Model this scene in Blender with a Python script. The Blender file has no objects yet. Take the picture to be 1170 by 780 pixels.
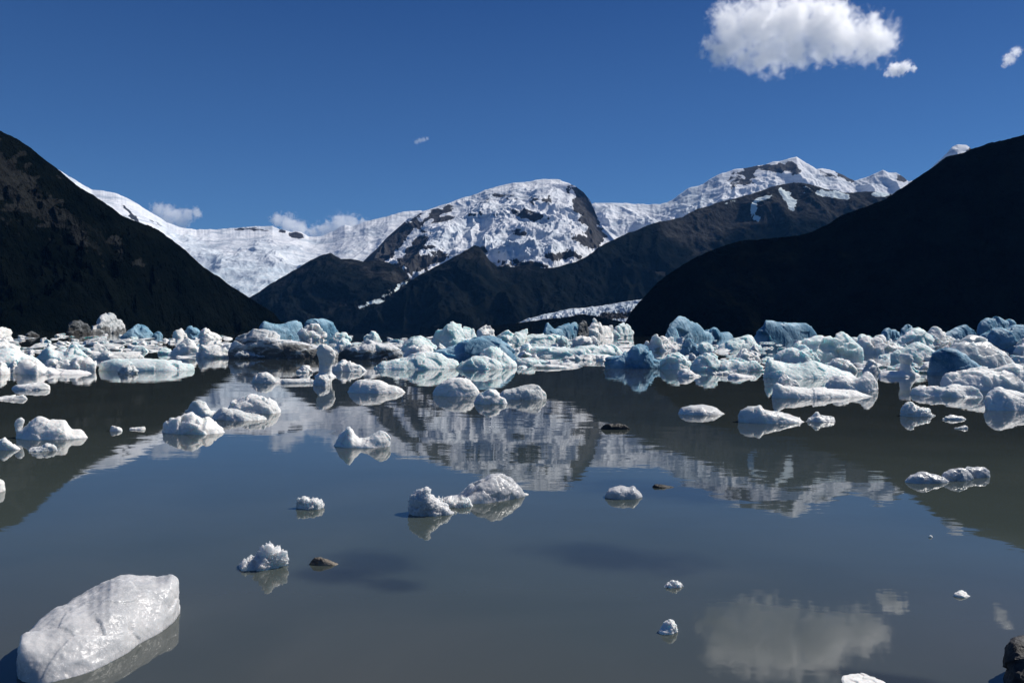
import bpy, math, random
import numpy as np
from mathutils import Matrix, Vector

R = math.radians
scene = bpy.context.scene
col = scene.collection
random.seed(7)

# ------------------------------------------------------------------ camera
CAM_H = 1.8
FPX = 910.0
PITCH = math.atan(8.6 / FPX)
ROLL = R(0.52)
CM = Matrix.Rotation(R(90) - PITCH, 3, 'X') @ Matrix.Rotation(ROLL, 3, 'Z')
CMN = np.array(CM)

cam_data = bpy.data.cameras.new('camera')
cam = bpy.data.objects.new('camera', cam_data)
col.objects.link(cam)
cam.matrix_world = Matrix.Translation((0, 0, CAM_H)) @ CM.to_4x4()
cam_data.sensor_width = 36.0
cam_data.lens = 36.0 * FPX / 1170.0
cam_data.clip_start = 0.1
cam_data.clip_end = 60000
scene.camera = cam


def ray(px, py):
    v = CM @ Vector(((px - 585.0) / FPX, (390.0 - py) / FPX, -1.0))
    return v


def at_depth(px, py, Y):
    v = ray(px, py)
    k = Y / v.y
    return Vector((v.x * k, Y, CAM_H + v.z * k))


def ground_depth(px, py):
    v = ray(px, py)
    return -CAM_H / v.z * v.y


def ray_np(px, py):
    d = np.stack([(px - 585.0) / FPX, (390.0 - py) / FPX, -np.ones_like(px)], -1)
    return d @ CMN.T


def project_np(P):
    d = (P - np.array([0, 0, CAM_H])) @ CMN
    return 585.0 + FPX * d[:, 0] / -d[:, 2], 390.0 - FPX * d[:, 1] / -d[:, 2]


# ------------------------------------------------------------------ noise
_rng = np.random.RandomState(11)
_PERM = _rng.permutation(256).astype(np.int32)
_PERM = np.concatenate([_PERM, _PERM, _PERM])
_G = _rng.normal(size=(256, 3))
_G /= np.linalg.norm(_G, axis=1)[:, None]
_G = _G.astype(np.float32)


def pnoise(P):
    P = np.asarray(P, dtype=np.float64)
    i0 = np.floor(P)
    f = (P - i0).astype(np.float32)
    i = (i0.astype(np.int64) & 255).astype(np.int32)
    u = f * f * f * (f * (f * 6 - 15) + 10)
    out = 0
    for dx in (0, 1):
        wx = u[:, 0] if dx else 1 - u[:, 0]
        hx = _PERM[(i[:, 0] + dx) & 255]
        for dy in (0, 1):
            wy = u[:, 1] if dy else 1 - u[:, 1]
            hy = _PERM[hx + ((i[:, 1] + dy) & 255)]
            for dz in (0, 1):
                wz = u[:, 2] if dz else 1 - u[:, 2]
                h = _PERM[hy + ((i[:, 2] + dz) & 255)] & 255
                g = _G[h]
                dot = g[:, 0] * (f[:, 0] - dx) + g[:, 1] * (f[:, 1] - dy) + g[:, 2] * (f[:, 2] - dz)
                out = out + wx * wy * wz * dot
    return out * 1.6


def fbm(P, octv=5, gain=0.5, lac=2.03):
    a, s, tot = 1.0, 0, 0
    Q = np.asarray(P, dtype=np.float64).copy()
    for _ in range(octv):
        s = s + a * pnoise(Q)
        tot += a
        a *= gain
        Q = Q * lac + 17.31
    return s / tot


def ridged(P, octv=5, gain=0.5, lac=2.07):
    a, s, tot, w = 1.0, 0, 0, 1.0
    Q = np.asarray(P, dtype=np.float64).copy()
    for _ in range(octv):
        n = 1 - np.abs(pnoise(Q))
        n = n * n * w
        w = np.clip(n * 1.6, 0, 1)
        s = s + a * n
        tot += a
        a *= gain
        Q = Q * lac + 9.7
    return s / tot


def smooth(x, a, b):
    t = np.clip((x - a) / (b - a), 0, 1)
    return t * t * (3 - 2 * t)


# ------------------------------------------------------------------ object helpers
def tag(o, label=None, cat=None, group=None, kind=None):
    if label:
        o['label'] = label
    if cat:
        o['category'] = cat
    if group:
        o['group'] = group
    if kind:
        o['kind'] = kind
    return o


def mesh_from(name, V, F, mat=None, shade=True):
    me = bpy.data.meshes.new(name)
    V = np.asarray(V, dtype=np.float32)
    me.vertices.add(len(V))
    me.vertices.foreach_set('co', V.ravel())
    F = np.asarray(F, dtype=np.int32)
    k = F.shape[1]
    me.loops.add(F.size)
    me.loops.foreach_set('vertex_index', F.ravel())
    me.polygons.add(len(F))
    me.polygons.foreach_set('loop_start', np.arange(0, F.size, k, dtype=np.int32))
    me.update(calc_edges=True)
    if shade:
        me.polygons.foreach_set('use_smooth', np.ones(len(F), dtype=bool))
    if mat:
        me.materials.append(mat)
    return me


def link(name, me, loc=(0, 0, 0)):
    o = bpy.data.objects.new(name, me)
    o.location = loc
    col.objects.link(o)
    return o


def add_attr(me, name, vals):
    a = me.attributes.new(name, 'FLOAT', 'POINT')
    a.data.foreach_set('value', np.asarray(vals, dtype=np.float32))


# ------------------------------------------------------------------ node helper
class NT:
    def __init__(self, name):
        self.m = bpy.data.materials.new(name)
        self.m.use_nodes = True
        self.t = self.m.node_tree
        self.t.nodes.clear()
        self.out = self.t.nodes.new('ShaderNodeOutputMaterial')

    def n(self, typ, **kw):
        nd = self.t.nodes.new('ShaderNode' + typ)
        for k, v in kw.items():
            setattr(nd, k, v)
        return nd

    def l(self, a, b):
        self.t.links.new(a, b)

    def val(self, sock, v):
        if hasattr(v, 'links') or isinstance(v, bpy.types.NodeSocket):
            self.l(v, sock)
        else:
            sock.default_value = v

    def math(self, op, a, b=0.0, c=0.0, clamp=False):
        nd = self.n('Math', operation=op, use_clamp=clamp)
        for s, v in zip(nd.inputs, (a, b, c)):
            self.val(s, v)
        return nd.outputs[0]

    def noise(self, vec, scale, detail=5.0, rough=0.55, dist=0.0, typ='FBM'):
        nd = self.n('TexNoise', noise_type=typ)
        if vec is not None:
            self.l(vec, nd.inputs['Vector'])
        nd.inputs['Scale'].default_value = scale
        nd.inputs['Detail'].default_value = detail
        nd.inputs['Roughness'].default_value = rough
        nd.inputs['Distortion'].default_value = dist
        return nd.outputs[0]

    def ramp(self, fac, a, b, lo=0.0, hi=1.0, smoothstep=True):
        nd = self.n('MapRange', interpolation_type='SMOOTHSTEP' if smoothstep else 'LINEAR')
        self.val(nd.inputs[0], fac)
        nd.inputs[1].default_value = a
        nd.inputs[2].default_value = b
        nd.inputs[3].default_value = lo
        nd.inputs[4].default_value = hi
        return nd.outputs[0]

    def mix(self, fac, a, b):
        nd = self.n('Mix', data_type='RGBA')
        self.val(nd.inputs[0], fac)
        for s, v in ((nd.inputs[6], a), (nd.inputs[7], b)):
            if isinstance(v, tuple):
                s.default_value = (*v, 1)
            else:
                self.l(v, s)
        return nd.outputs[2]

    def attr(self, name, typ='GEOMETRY'):
        nd = self.n('Attribute', attribute_type=typ)
        nd.attribute_name = name
        return nd.outputs['Fac']

    def bump(self, h, strength, dist, normal=None):
        nd = self.n('Bump')
        nd.inputs['Strength'].default_value = strength
        self.val(nd.inputs['Distance'], dist)
        self.l(h, nd.inputs['Height'])
        if normal is not None:
            self.l(normal, nd.inputs['Normal'])
        return nd.outputs[0]

    def bsdf(self, color, rough=0.8, spec=0.3, normal=None, **kw):
        b = self.n('BsdfPrincipled')
        if isinstance(color, tuple):
            b.inputs['Base Color'].default_value = (*color, 1)
        else:
            self.l(color, b.inputs['Base Color'])
        self.val(b.inputs['Roughness'], rough)
        b.inputs['Specular IOR Level'].default_value = spec
        if normal is not None:
            self.l(normal, b.inputs['Normal'])
        self.l(b.outputs[0], self.out.inputs['Surface'])
        return b


# ------------------------------------------------------------------ light
SUN_EL, SUN_AZ = R(46), R(61)          # azimuth clockwise from +Y (ahead), to the right
world = bpy.data.worlds.new('World')
scene.world = world
world.use_nodes = True
wt = world.node_tree
wt.nodes.clear()
wo = wt.nodes.new('ShaderNodeOutputWorld')
bg = wt.nodes.new('ShaderNodeBackground')
sky = wt.nodes.new('ShaderNodeTexSky')
sky.sky_type = 'NISHITA'
sky.sun_disc = False
sky.sun_elevation = SUN_EL
sky.sun_rotation = SUN_AZ
sky.altitude = 900
sky.air_density = 1.0
sky.dust_density = 0.0
sky.ozone_density = 3.0
# deep polarised blue: the sky's own colours with more contrast
def vmath(op, a, b):
    nd = wt.nodes.new('ShaderNodeVectorMath')
    nd.operation = op
    wt.links.new(a, nd.inputs[0])
    nd.inputs[1].default_value = b
    return nd.outputs[0]


gam = wt.nodes.new('ShaderNodeGamma')
gam.inputs['Gamma'].default_value = 1.85
wt.links.new(vmath('MULTIPLY', sky.outputs[0], (0.075,) * 3), gam.inputs['Color'])
bg.inputs['Strength'].default_value = 0.1
tcw = wt.nodes.new('ShaderNodeTexCoord')
sep = wt.nodes.new('ShaderNodeSeparateXYZ')
wt.links.new(tcw.outputs['Generated'], sep.inputs[0])
rmp = wt.nodes.new('ShaderNodeValToRGB')
els = rmp.color_ramp.elements
stops = [(0.0, (0.115, 0.265, 0.50)), (0.105, (0.092, 0.215, 0.455)), (0.22, (0.056, 0.152, 0.385)), (0.40, (0.023, 0.080, 0.268)), (0.75, (0.014, 0.055, 0.19)), (1.0, (0.010, 0.045, 0.16))]
els[0].position, els[0].color = stops[0][0], (*stops[0][1], 1)
els[1].position, els[1].color = stops[-1][0], (*stops[-1][1], 1)
for q, c in stops[1:-1]:
    els.new(q).color = (*c, 1)
wt.links.new(sep.outputs[2], rmp.inputs[0])
mixw = wt.nodes.new('ShaderNodeMix')
mixw.data_type = 'RGBA'
mixw.inputs[0].default_value = 0.66
wt.links.new(vmath('MINIMUM', vmath('MULTIPLY', gam.outputs[0], (13.6, 15.8, 15.6)), (12, 12, 12)), mixw.inputs[6])
wt.links.new(vmath('MULTIPLY', rmp.outputs[0], (10, 10, 10)), mixw.inputs[7])
wt.links.new(mixw.outputs[2], bg.inputs[0])
wt.links.new(bg.outputs[0], wo.inputs[0])

sd = bpy.data.lights.new('sun', 'SUN')
sd.energy = 4.8
sd.angle = R(0.5)
sd.color = (1.0, 0.955, 0.89)
sun = bpy.data.objects.new('sun', sd)
col.objects.link(sun)
sdir = Vector((math.sin(SUN_AZ) * math.cos(SUN_EL), math.cos(SUN_AZ) * math.cos(SUN_EL), math.sin(SUN_EL)))
sun.rotation_euler = sdir.to_track_quat('Z', 'Y').to_euler()
sun.location = sdir * 200

vs = scene.view_settings
vs.view_transform = 'Standard'
vs.look = 'None'
vs.exposure = 0.0
vs.gamma = 1.0
scene.cycles.max_bounces = 24
scene.cycles.diffuse_bounces = 4
scene.cycles.glossy_bounces = 4
scene.cycles.transmission_bounces = 4
scene.cycles.volume_bounces = 24
scene.cycles.use_denoising = True
try:
    scene.cycles.denoiser = 'OPENIMAGEDENOISE'
except Exception:
    pass
# ------------------------------------------------------------------ water
def make_water():
    w = NT('glacial_water')
    geo = w.n('NewGeometry')
    mp = w.n('Mapping')
    w.l(geo.outputs['Position'], mp.inputs['Vector'])
    mp.inputs['Scale'].default_value = (0.55, 1.0, 1.0)
    n1 = w.noise(mp.outputs[0], 2.2, 3.0, 0.5)
    n2 = w.noise(mp.outputs[0], 0.35, 2.0, 0.5)
    big = w.noise(geo.outputs['Position'], 0.09, 3.0, 0.5)
    calm = w.ramp(big, 0.35, 0.7, 0.25, 1.0)
    h = w.math('ADD', w.math('MULTIPLY', n1, 0.20), w.math('MULTIPLY', n2, 0.9))
    h = w.math('MULTIPLY', h, calm)
    nb = w.bump(h, 1.0, 0.013)
    silt = w.noise(geo.outputs['Position'], 0.45, 4.0, 0.55, 0.6)
    c = w.mix(w.ramp(silt, 0.3, 0.75), (0.033, 0.042, 0.040), (0.042, 0.050, 0.047))
    sx = w.n('SeparateXYZ')
    w.l(geo.outputs['Position'], sx.inputs[0])
    shoal = w.math('ADD', sx.outputs[1], w.math('MULTIPLY', w.noise(geo.outputs['Position'], 0.3, 3, 0.5), 5.0))
    c2 = w.mix(w.ramp(silt, 0.3, 0.75), (0.060, 0.068, 0.062), (0.076, 0.081, 0.074))
    c3 = w.mix(w.ramp(silt, 0.3, 0.75), (0.052, 0.067, 0.060), (0.064, 0.080, 0.072))
    c = w.mix(w.ramp(shoal, 9.0, 20.0), c3, c)                # milky water, then silty shallows near the shore
    c = w.mix(w.ramp(shoal, 5.5, 9.5), c2, c)
    # soft-edged dark patches mixed into the water colour
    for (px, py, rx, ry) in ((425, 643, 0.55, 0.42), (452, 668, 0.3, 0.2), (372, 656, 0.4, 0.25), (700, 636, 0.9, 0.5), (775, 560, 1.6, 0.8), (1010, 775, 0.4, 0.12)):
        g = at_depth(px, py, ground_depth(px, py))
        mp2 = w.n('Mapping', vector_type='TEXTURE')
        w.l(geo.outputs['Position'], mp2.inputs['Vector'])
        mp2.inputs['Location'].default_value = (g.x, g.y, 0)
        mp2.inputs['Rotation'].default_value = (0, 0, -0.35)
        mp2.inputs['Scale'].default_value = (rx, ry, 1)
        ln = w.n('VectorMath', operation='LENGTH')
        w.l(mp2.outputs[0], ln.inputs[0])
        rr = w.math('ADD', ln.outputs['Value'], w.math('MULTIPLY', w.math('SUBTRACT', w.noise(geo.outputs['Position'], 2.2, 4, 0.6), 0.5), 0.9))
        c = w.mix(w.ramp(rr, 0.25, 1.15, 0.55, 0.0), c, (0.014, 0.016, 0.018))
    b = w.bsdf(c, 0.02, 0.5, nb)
    b.inputs['IOR'].default_value = 1.333
    xs = [-9000, -2000, -300, 0, 300, 2000, 9000]
    ys = [-60, 0, 10, 50, 300, 2000, 9000]
    V = [(x, y, 0) for y in ys for x in xs]
    n = len(xs)
    F = [(j * n + i, j * n + i + 1, (j + 1) * n + i + 1, (j + 1) * n + i) for j in range(len(ys) - 1) for i in range(n - 1)]
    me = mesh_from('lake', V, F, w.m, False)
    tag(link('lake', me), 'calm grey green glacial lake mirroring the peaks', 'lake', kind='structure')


make_water()


# ------------------------------------------------------------------ mountain materials
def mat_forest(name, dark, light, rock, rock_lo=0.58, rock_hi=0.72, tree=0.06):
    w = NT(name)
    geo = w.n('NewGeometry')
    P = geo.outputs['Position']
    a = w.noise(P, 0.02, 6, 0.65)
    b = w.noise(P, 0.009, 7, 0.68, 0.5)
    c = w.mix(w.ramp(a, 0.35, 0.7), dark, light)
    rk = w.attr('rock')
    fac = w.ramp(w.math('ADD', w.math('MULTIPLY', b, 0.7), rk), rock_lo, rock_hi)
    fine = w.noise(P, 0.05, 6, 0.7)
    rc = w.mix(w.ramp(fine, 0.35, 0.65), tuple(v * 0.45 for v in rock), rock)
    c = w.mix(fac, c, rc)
    sn = w.attr('snow')
    sf = w.ramp(w.math('ADD', sn, w.math('MULTIPLY', w.math('SUBTRACT', fine, 0.5), 1.2)), 0.45, 0.58)
    c = w.mix(sf, c, (0.74, 0.83, 0.84))
    hn = w.noise(P, tree, 5, 0.7)
    nb = w.bump(hn, 1.0, 12.0)
    w.bsdf(c, 1.0, 0.0, nb)
    return w.m


def mat_snow(name):
    w = NT(name)
    geo = w.n('NewGeometry')
    P = geo.outputs['Position']
    fine = w.noise(P, 0.022, 7, 0.68, 0.3)
    mid = w.noise(P, 0.006, 5, 0.6, 0.6)
    sn = w.attr('snow')
    s = w.math('ADD', sn, w.math('MULTIPLY', w.math('SUBTRACT', fine, 0.5), 0.6))
    sf = w.ramp(s, 0.44, 0.54)
    rock = w.mix(w.ramp(fine, 0.3, 0.7), (0.012, 0.013, 0.016), (0.058, 0.057, 0.059))
    bl = w.attr('blue')
    snow = w.mix(w.ramp(mid, 0.35, 0.7), (0.80, 0.81, 0.83), (0.72, 0.75, 0.79))
    ice = w.mix(w.ramp(fine, 0.38, 0.6), (0.36, 0.47, 0.56), (0.66, 0.72, 0.76))
    snow = w.mix(w.math('MULTIPLY', bl, 1.0, clamp=True), snow, ice)
    mp = w.n('Mapping')
    w.l(P, mp.inputs['Vector'])
    mp.inputs['Scale'].default_value = (0.0035, 0.0035, 0.02)
    band = w.noise(mp.outputs[0], 1.0, 7, 0.66, 0.8)
    snow = w.mix(w.ramp(band, 0.46, 0.64, 0.0, 0.9), snow, (0.42, 0.48, 0.55))       # crevassed, older grey blue ice in steps
    c = w.mix(sf, rock, snow)
    cre = w.n('TexNoise', noise_type='RIDGED_MULTIFRACTAL')
    w.l(P, cre.inputs['Vector'])
    cre.inputs['Scale'].default_value = 0.014
    cre.inputs['Detail'].default_value = 5
    nb = w.bump(cre.outputs[0], 0.6, 8.0)
    nb = w.bump(fine, 0.5, 9.0, nb)
    w.bsdf(c, 0.9, 0.1, nb)
    return w.m


# ------------------------------------------------------------------ mountain geometry
def interp_line(pts, xs):
    p = np.array(pts, dtype=float)
    return [np.interp(xs, p[:, 0], p[:, k]) for k in range(1, p.shape[1])]


def jag(xs, seed, amp):
    o = 0
    for i, (L, a) in enumerate(((38, 1.0), (17, 0.6), (7.5, 0.4), (3.1, 0.28), (1.5, 0.18))):
        Q = np.stack([xs / L, np.full_like(xs, seed + i * 3.3), np.zeros_like(xs)], -1)
        o = o + a * pnoise(Q)
    return o * amp


def mountain(name, sky_pts, base_pts, mat, label, cat, ns=600, nt=150, p=1.1, jagamp=0.8, gully=60.0, gl=260.0,
             seed=0.0, fine=12.0, masks=None, zbase=-6.0, backy=900.0, spur=0.0, attrs=None, kind='structure', edge=0.12, ds=1.0):
    """A mountain of real depth: a ridge line at its own distance, a front slope down to the shore and a back slope."""
    x0, x1 = sky_pts[0][0], sky_pts[-1][0]
    xs = np.linspace(x0, x1, ns)
    ys, Yr = interp_line(sky_pts, xs)
    ys = ys + jag(xs, seed, jagamp)
    Yb, = interp_line(base_pts, xs)
    Yr, Yb, backy = Yr * ds, Yb * ds, backy * ds
    d = ray_np(xs, ys)
    k = Yr / d[:, 1]
    RX, RZ = d[:, 0] * k, CAM_H + d[:, 2] * k
    RZ = np.maximum(RZ, zbase + 1)
    win = max(3, int(ns * 0.07))
    ker = np.hanning(2 * win + 1)
    ker /= ker.sum()
    RS = np.convolve(np.pad(RZ, win, mode='edge'), ker, mode='valid')
    RS = np.minimum(RS, RZ + 0.12 * np.abs(RZ))
    slope = d[:, 0] / d[:, 1]
    nb = 26
    t = np.concatenate([np.linspace(0, 1, nt), 1 + np.linspace(0, 1, nb + 1)[1:]])
    T, S = np.meshgrid(t, np.arange(ns), indexing='ij')
    tf = np.clip(T, 0, 1)
    tb = np.clip(T - 1, 0, 1)
    Yr_, Yb_, RZ_, sl = Yr[None, :], Yb[None, :], RZ[None, :], slope[None, :]
    Y = Yb_ + (Yr_ - Yb_) * tf + tb * backy
    RE = RS[None, :] + (RZ_ - RS[None, :]) * smooth(tf, 0.78, 1.0)
    Z = zbase + (RE - zbase) * tf ** p
    Z = Z - (RZ_ - zbase) * tb ** 1.2 * 0.95
    X = sl * Y
    P = np.stack([X, Y, Z], -1).reshape(-1, 3)
    env = (np.clip(tf * 4, 0, 1) * (1 - tf) ** 0.7 * 1.4 + edge * (tf > 0.6)).ravel()
    env = np.where(T.ravel() > 1, 0.25 * np.sin(np.clip(tb.ravel(), 0, 1) * math.pi) + edge * (1 - tb.ravel()), env)
    # gullies run down the slope: noise stretched along it
    U = np.stack([P[:, 0] / gl + 0.25 * tf.ravel() * spur, P[:, 2] / (gl * 2.6) + seed, P[:, 1] / (gl * 2.2)], -1)
    wv = fbm(P / (gl * 1.3) + seed * 1.7, 3)
    U = U + 0.35 * wv[:, None]
    g = ridged(U + seed, 6, 0.52) - 0.55
    f = fbm(P / (gl * 0.3) + seed * 3.1, 5, 0.55)
    dz = env * (gully * g + fine * f)
    P[:, 2] += dz
    P[:, 1] -= env * 0.5 * (gully * g + fine * f)
    nrow = len(t)
    idx = np.arange(nrow * ns).reshape(nrow, ns)
    F = np.stack([idx[:-1, :-1], idx[:-1, 1:], idx[1:, 1:], idx[1:, :-1]], -1).reshape(-1, 4)
    me = mesh_from(name, P, F, mat)
    N = np.empty(len(P) * 3, dtype=np.float32)
    me.vertex_normals.foreach_get('vector', N)
    N = N.reshape(-1, 3)
    if attrs:
        px, py = project_np(P)
        for an, fn in attrs.items():
            add_attr(me, an, fn(P, N, px, py, tf.ravel(), g))
    return tag(link(name, me), label, cat, kind=kind)


def blob(px, py, lst):
    """Sum of soft ellipses in slope coordinates: where rock shows through or snow lies."""
    o = np.zeros_like(px)
    Q = np.stack([px / 14.0, py / 9.0, np.zeros_like(px)], -1)
    wq = 1 + 1.1 * fbm(Q, 4, 0.6)
    px = px + 5 * fbm(Q + 31.7, 3)
    for (x, y, rx, ry, a, v) in lst:
        ca, sa = math.cos(R(a)), math.sin(R(a))
        dx, dy = px - x, py - y
        u = (dx * ca + dy * sa) / rx
        w = (-dx * sa + dy * ca) / ry
        q = np.sqrt(u * u + w * w) * wq
        o = o + v * (1 - smooth(q, 0.55, 1.25))
    return o


def const(v):
    return lambda P, N, px, py, t, g: np.full(len(P), v)


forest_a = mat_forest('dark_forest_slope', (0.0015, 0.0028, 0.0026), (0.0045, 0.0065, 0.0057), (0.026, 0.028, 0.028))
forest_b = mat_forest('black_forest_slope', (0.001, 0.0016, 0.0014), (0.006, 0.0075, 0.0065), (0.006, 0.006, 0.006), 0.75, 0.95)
hill_m = mat_forest('brown_hill_slope', (0.003, 0.005, 0.006), (0.011, 0.014, 0.014), (0.058, 0.058, 0.058), 0.52, 0.82, 0.03)  # dark base paints in shade on lower slopes, rock colour the sunlit tops
snow_m = mat_snow('snow_and_rock')

# near mountain on the left
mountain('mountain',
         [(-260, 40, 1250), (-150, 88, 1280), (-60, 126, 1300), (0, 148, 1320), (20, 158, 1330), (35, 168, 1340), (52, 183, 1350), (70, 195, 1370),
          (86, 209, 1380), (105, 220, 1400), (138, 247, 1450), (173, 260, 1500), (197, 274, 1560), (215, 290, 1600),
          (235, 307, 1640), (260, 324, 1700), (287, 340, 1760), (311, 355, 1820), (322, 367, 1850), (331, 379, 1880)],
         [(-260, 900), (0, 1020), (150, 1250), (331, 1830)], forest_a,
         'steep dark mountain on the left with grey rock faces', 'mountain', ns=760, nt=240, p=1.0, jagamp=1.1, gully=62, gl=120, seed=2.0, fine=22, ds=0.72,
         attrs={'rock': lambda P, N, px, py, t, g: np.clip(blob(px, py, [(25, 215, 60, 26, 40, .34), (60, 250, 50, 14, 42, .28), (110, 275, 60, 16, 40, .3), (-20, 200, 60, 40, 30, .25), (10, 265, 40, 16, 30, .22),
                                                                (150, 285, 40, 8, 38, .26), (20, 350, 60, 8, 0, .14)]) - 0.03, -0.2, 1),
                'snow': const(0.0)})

# black mountain on the right
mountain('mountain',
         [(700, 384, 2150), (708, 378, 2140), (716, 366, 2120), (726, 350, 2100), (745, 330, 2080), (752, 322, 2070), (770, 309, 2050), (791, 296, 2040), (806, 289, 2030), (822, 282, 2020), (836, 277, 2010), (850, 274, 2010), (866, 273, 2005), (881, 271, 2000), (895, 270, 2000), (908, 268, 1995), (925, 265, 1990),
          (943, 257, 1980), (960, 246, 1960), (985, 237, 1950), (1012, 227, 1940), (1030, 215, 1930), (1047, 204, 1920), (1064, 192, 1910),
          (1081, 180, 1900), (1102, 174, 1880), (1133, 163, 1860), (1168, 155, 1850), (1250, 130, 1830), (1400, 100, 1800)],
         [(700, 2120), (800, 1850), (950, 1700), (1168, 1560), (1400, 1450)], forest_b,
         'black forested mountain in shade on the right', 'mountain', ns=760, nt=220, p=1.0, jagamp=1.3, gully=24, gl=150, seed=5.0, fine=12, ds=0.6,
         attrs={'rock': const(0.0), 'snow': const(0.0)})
# middle distance hills
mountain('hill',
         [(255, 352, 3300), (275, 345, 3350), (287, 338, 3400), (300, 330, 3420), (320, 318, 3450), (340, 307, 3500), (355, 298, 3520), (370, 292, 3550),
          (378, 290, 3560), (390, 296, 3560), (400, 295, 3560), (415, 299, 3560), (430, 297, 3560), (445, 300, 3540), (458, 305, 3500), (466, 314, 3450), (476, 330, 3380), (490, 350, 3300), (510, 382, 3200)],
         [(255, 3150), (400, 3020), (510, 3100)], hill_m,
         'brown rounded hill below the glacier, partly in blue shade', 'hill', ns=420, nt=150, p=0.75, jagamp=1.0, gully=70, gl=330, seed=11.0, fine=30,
         attrs={'rock': lambda P, N, px, py, t, g: 0.26 * smooth(t, 0.5, 0.95) + blob(px, py, [(420, 345, 60, 9, -10, .2), (440, 315, 30, 8, 10, .2)]),  # rock rises towards the crest, painting the sunlit top paler than the shaded flank
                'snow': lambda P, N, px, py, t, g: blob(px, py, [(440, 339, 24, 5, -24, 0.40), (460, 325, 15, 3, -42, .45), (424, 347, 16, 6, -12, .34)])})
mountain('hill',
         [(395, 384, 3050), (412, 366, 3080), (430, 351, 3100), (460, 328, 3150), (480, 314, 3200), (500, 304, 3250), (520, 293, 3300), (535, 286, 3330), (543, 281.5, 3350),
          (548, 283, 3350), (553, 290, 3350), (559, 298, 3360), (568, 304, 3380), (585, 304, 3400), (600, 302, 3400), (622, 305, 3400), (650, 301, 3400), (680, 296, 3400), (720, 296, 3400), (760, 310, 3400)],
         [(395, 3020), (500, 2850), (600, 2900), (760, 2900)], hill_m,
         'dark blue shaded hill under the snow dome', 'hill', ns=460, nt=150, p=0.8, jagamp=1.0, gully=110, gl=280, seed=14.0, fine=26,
         attrs={'rock': lambda P, N, px, py, t, g: 0.26 * smooth(t, 0.5, 0.95), 'snow': const(0.0)})  # paler rock near the crest also paints in the sunlit upper slope
mountain('mountain',
         [(480, 384, 2550), (500, 375, 2580), (518, 360, 2620), (543, 349, 2700), (560, 341, 2760), (587, 326, 2880), (622, 309, 3000), (650, 301, 3150), (671, 293, 3250), (691, 278, 3350),
          (719, 266, 3480), (747, 255, 3600), (780, 248, 3700), (798, 238, 3760), (829, 229, 3850), (856, 223, 3920), (884, 214, 3980), (900, 209, 4000), (908, 208, 4000), (926, 211, 4000), (943, 217, 4000),
          (964, 220, 4000), (985, 219, 4000), (1009, 221, 4000), (1040, 226, 4000), (1090, 240, 4000)],
         [(480, 2520), (600, 2720), (700, 2950), (800, 3150), (900, 3250), (1090, 3300)], hill_m,
         'broad brown mountain with snow patches near its summit', 'mountain', ns=700, nt=200, p=0.8, jagamp=0.9, gully=120, gl=300, seed=17.0, fine=30,
         attrs={'rock': lambda P, N, px, py, t, g: 0.56 * smooth(t, 0.5, 0.85) * smooth(px, 700, 800) - 0.05 + blob(px, py, [(800, 262, 40, 5, -12, .2), (780, 300, 40, 8, -20, .22), (860, 250, 40, 6, 0, .15)]),  # bare rock, strengthened upslope to paint in the sunlit upper part
                'snow': lambda P, N, px, py, t, g: blob(px, py, [(898, 224, 11, 5, 55, .9), (905, 234, 5, 9, -10, .8), (862, 240, 6, 6, 30, .8), (868, 228, 14, 3, -12, .7), (866, 250, 3, 4, 0, .6),
                                                                (952, 222, 24, 4.5, 8, .95), (1005, 222, 14, 4, 0, .7), (918, 214, 12, 2.5, 10, .45), (832, 232, 12, 2, -20, .45)])})

# low moraine and the glacier tongue at the water
mountain('moraine',
         [(505, 384, 1950), (530, 378, 1950), (560, 372, 1960), (600, 367.5, 1970), (640, 363, 1980), (665, 359, 1980), (680, 361, 1980), (700, 365, 1970), (725, 370, 1960), (745, 384, 1950)],
         [(505, 1930), (620, 1880), (745, 1930)], forest_b,
         'low black moraine ridge at the end of the lake', 'moraine', ns=300, nt=40, p=0.9, jagamp=0.8, gully=6, gl=50, seed=20.0, fine=4,
         attrs={'rock': const(0.1), 'snow': const(0.0)}, backy=150)


def rocky(lst, base=0.8, ksl=0.0, kg=0.0):
    def fn(P, N, px, py, t, g):
        w = 5.0 * fbm(P / 160.0, 4)
        return base + blob(px + w, py + w * 0.7, lst) - ksl * smooth(1 - N[:, 2], 0.3, 0.75) + kg * (0.05 - g)
    return fn


mountain('glacier',
         [(588, 370, 2460), (600, 364.5, 2450), (630, 357.5, 2420), (650, 353, 2400), (680, 350, 2380), (700, 347, 2360), (720, 344, 2340), (738, 341, 2330), (775, 336, 2320)],
         [(588, 2120), (660, 2060), (775, 2060)], snow_m,
         'crevassed blue white glacier tongue reaching the lake', 'glacier', ns=380, nt=70, p=0.8, jagamp=0.5, gully=22, gl=38, seed=23.0, fine=20,
         attrs={'snow': rocky([(610, 371, 60, 3, -8, -.5), (690, 362, 50, 4, -8, -.3)], 0.58), 'blue': lambda P, N, px, py, t, g: np.clip(0.75 + 0.8 * g, 0, 1)}, backy=120)

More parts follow.
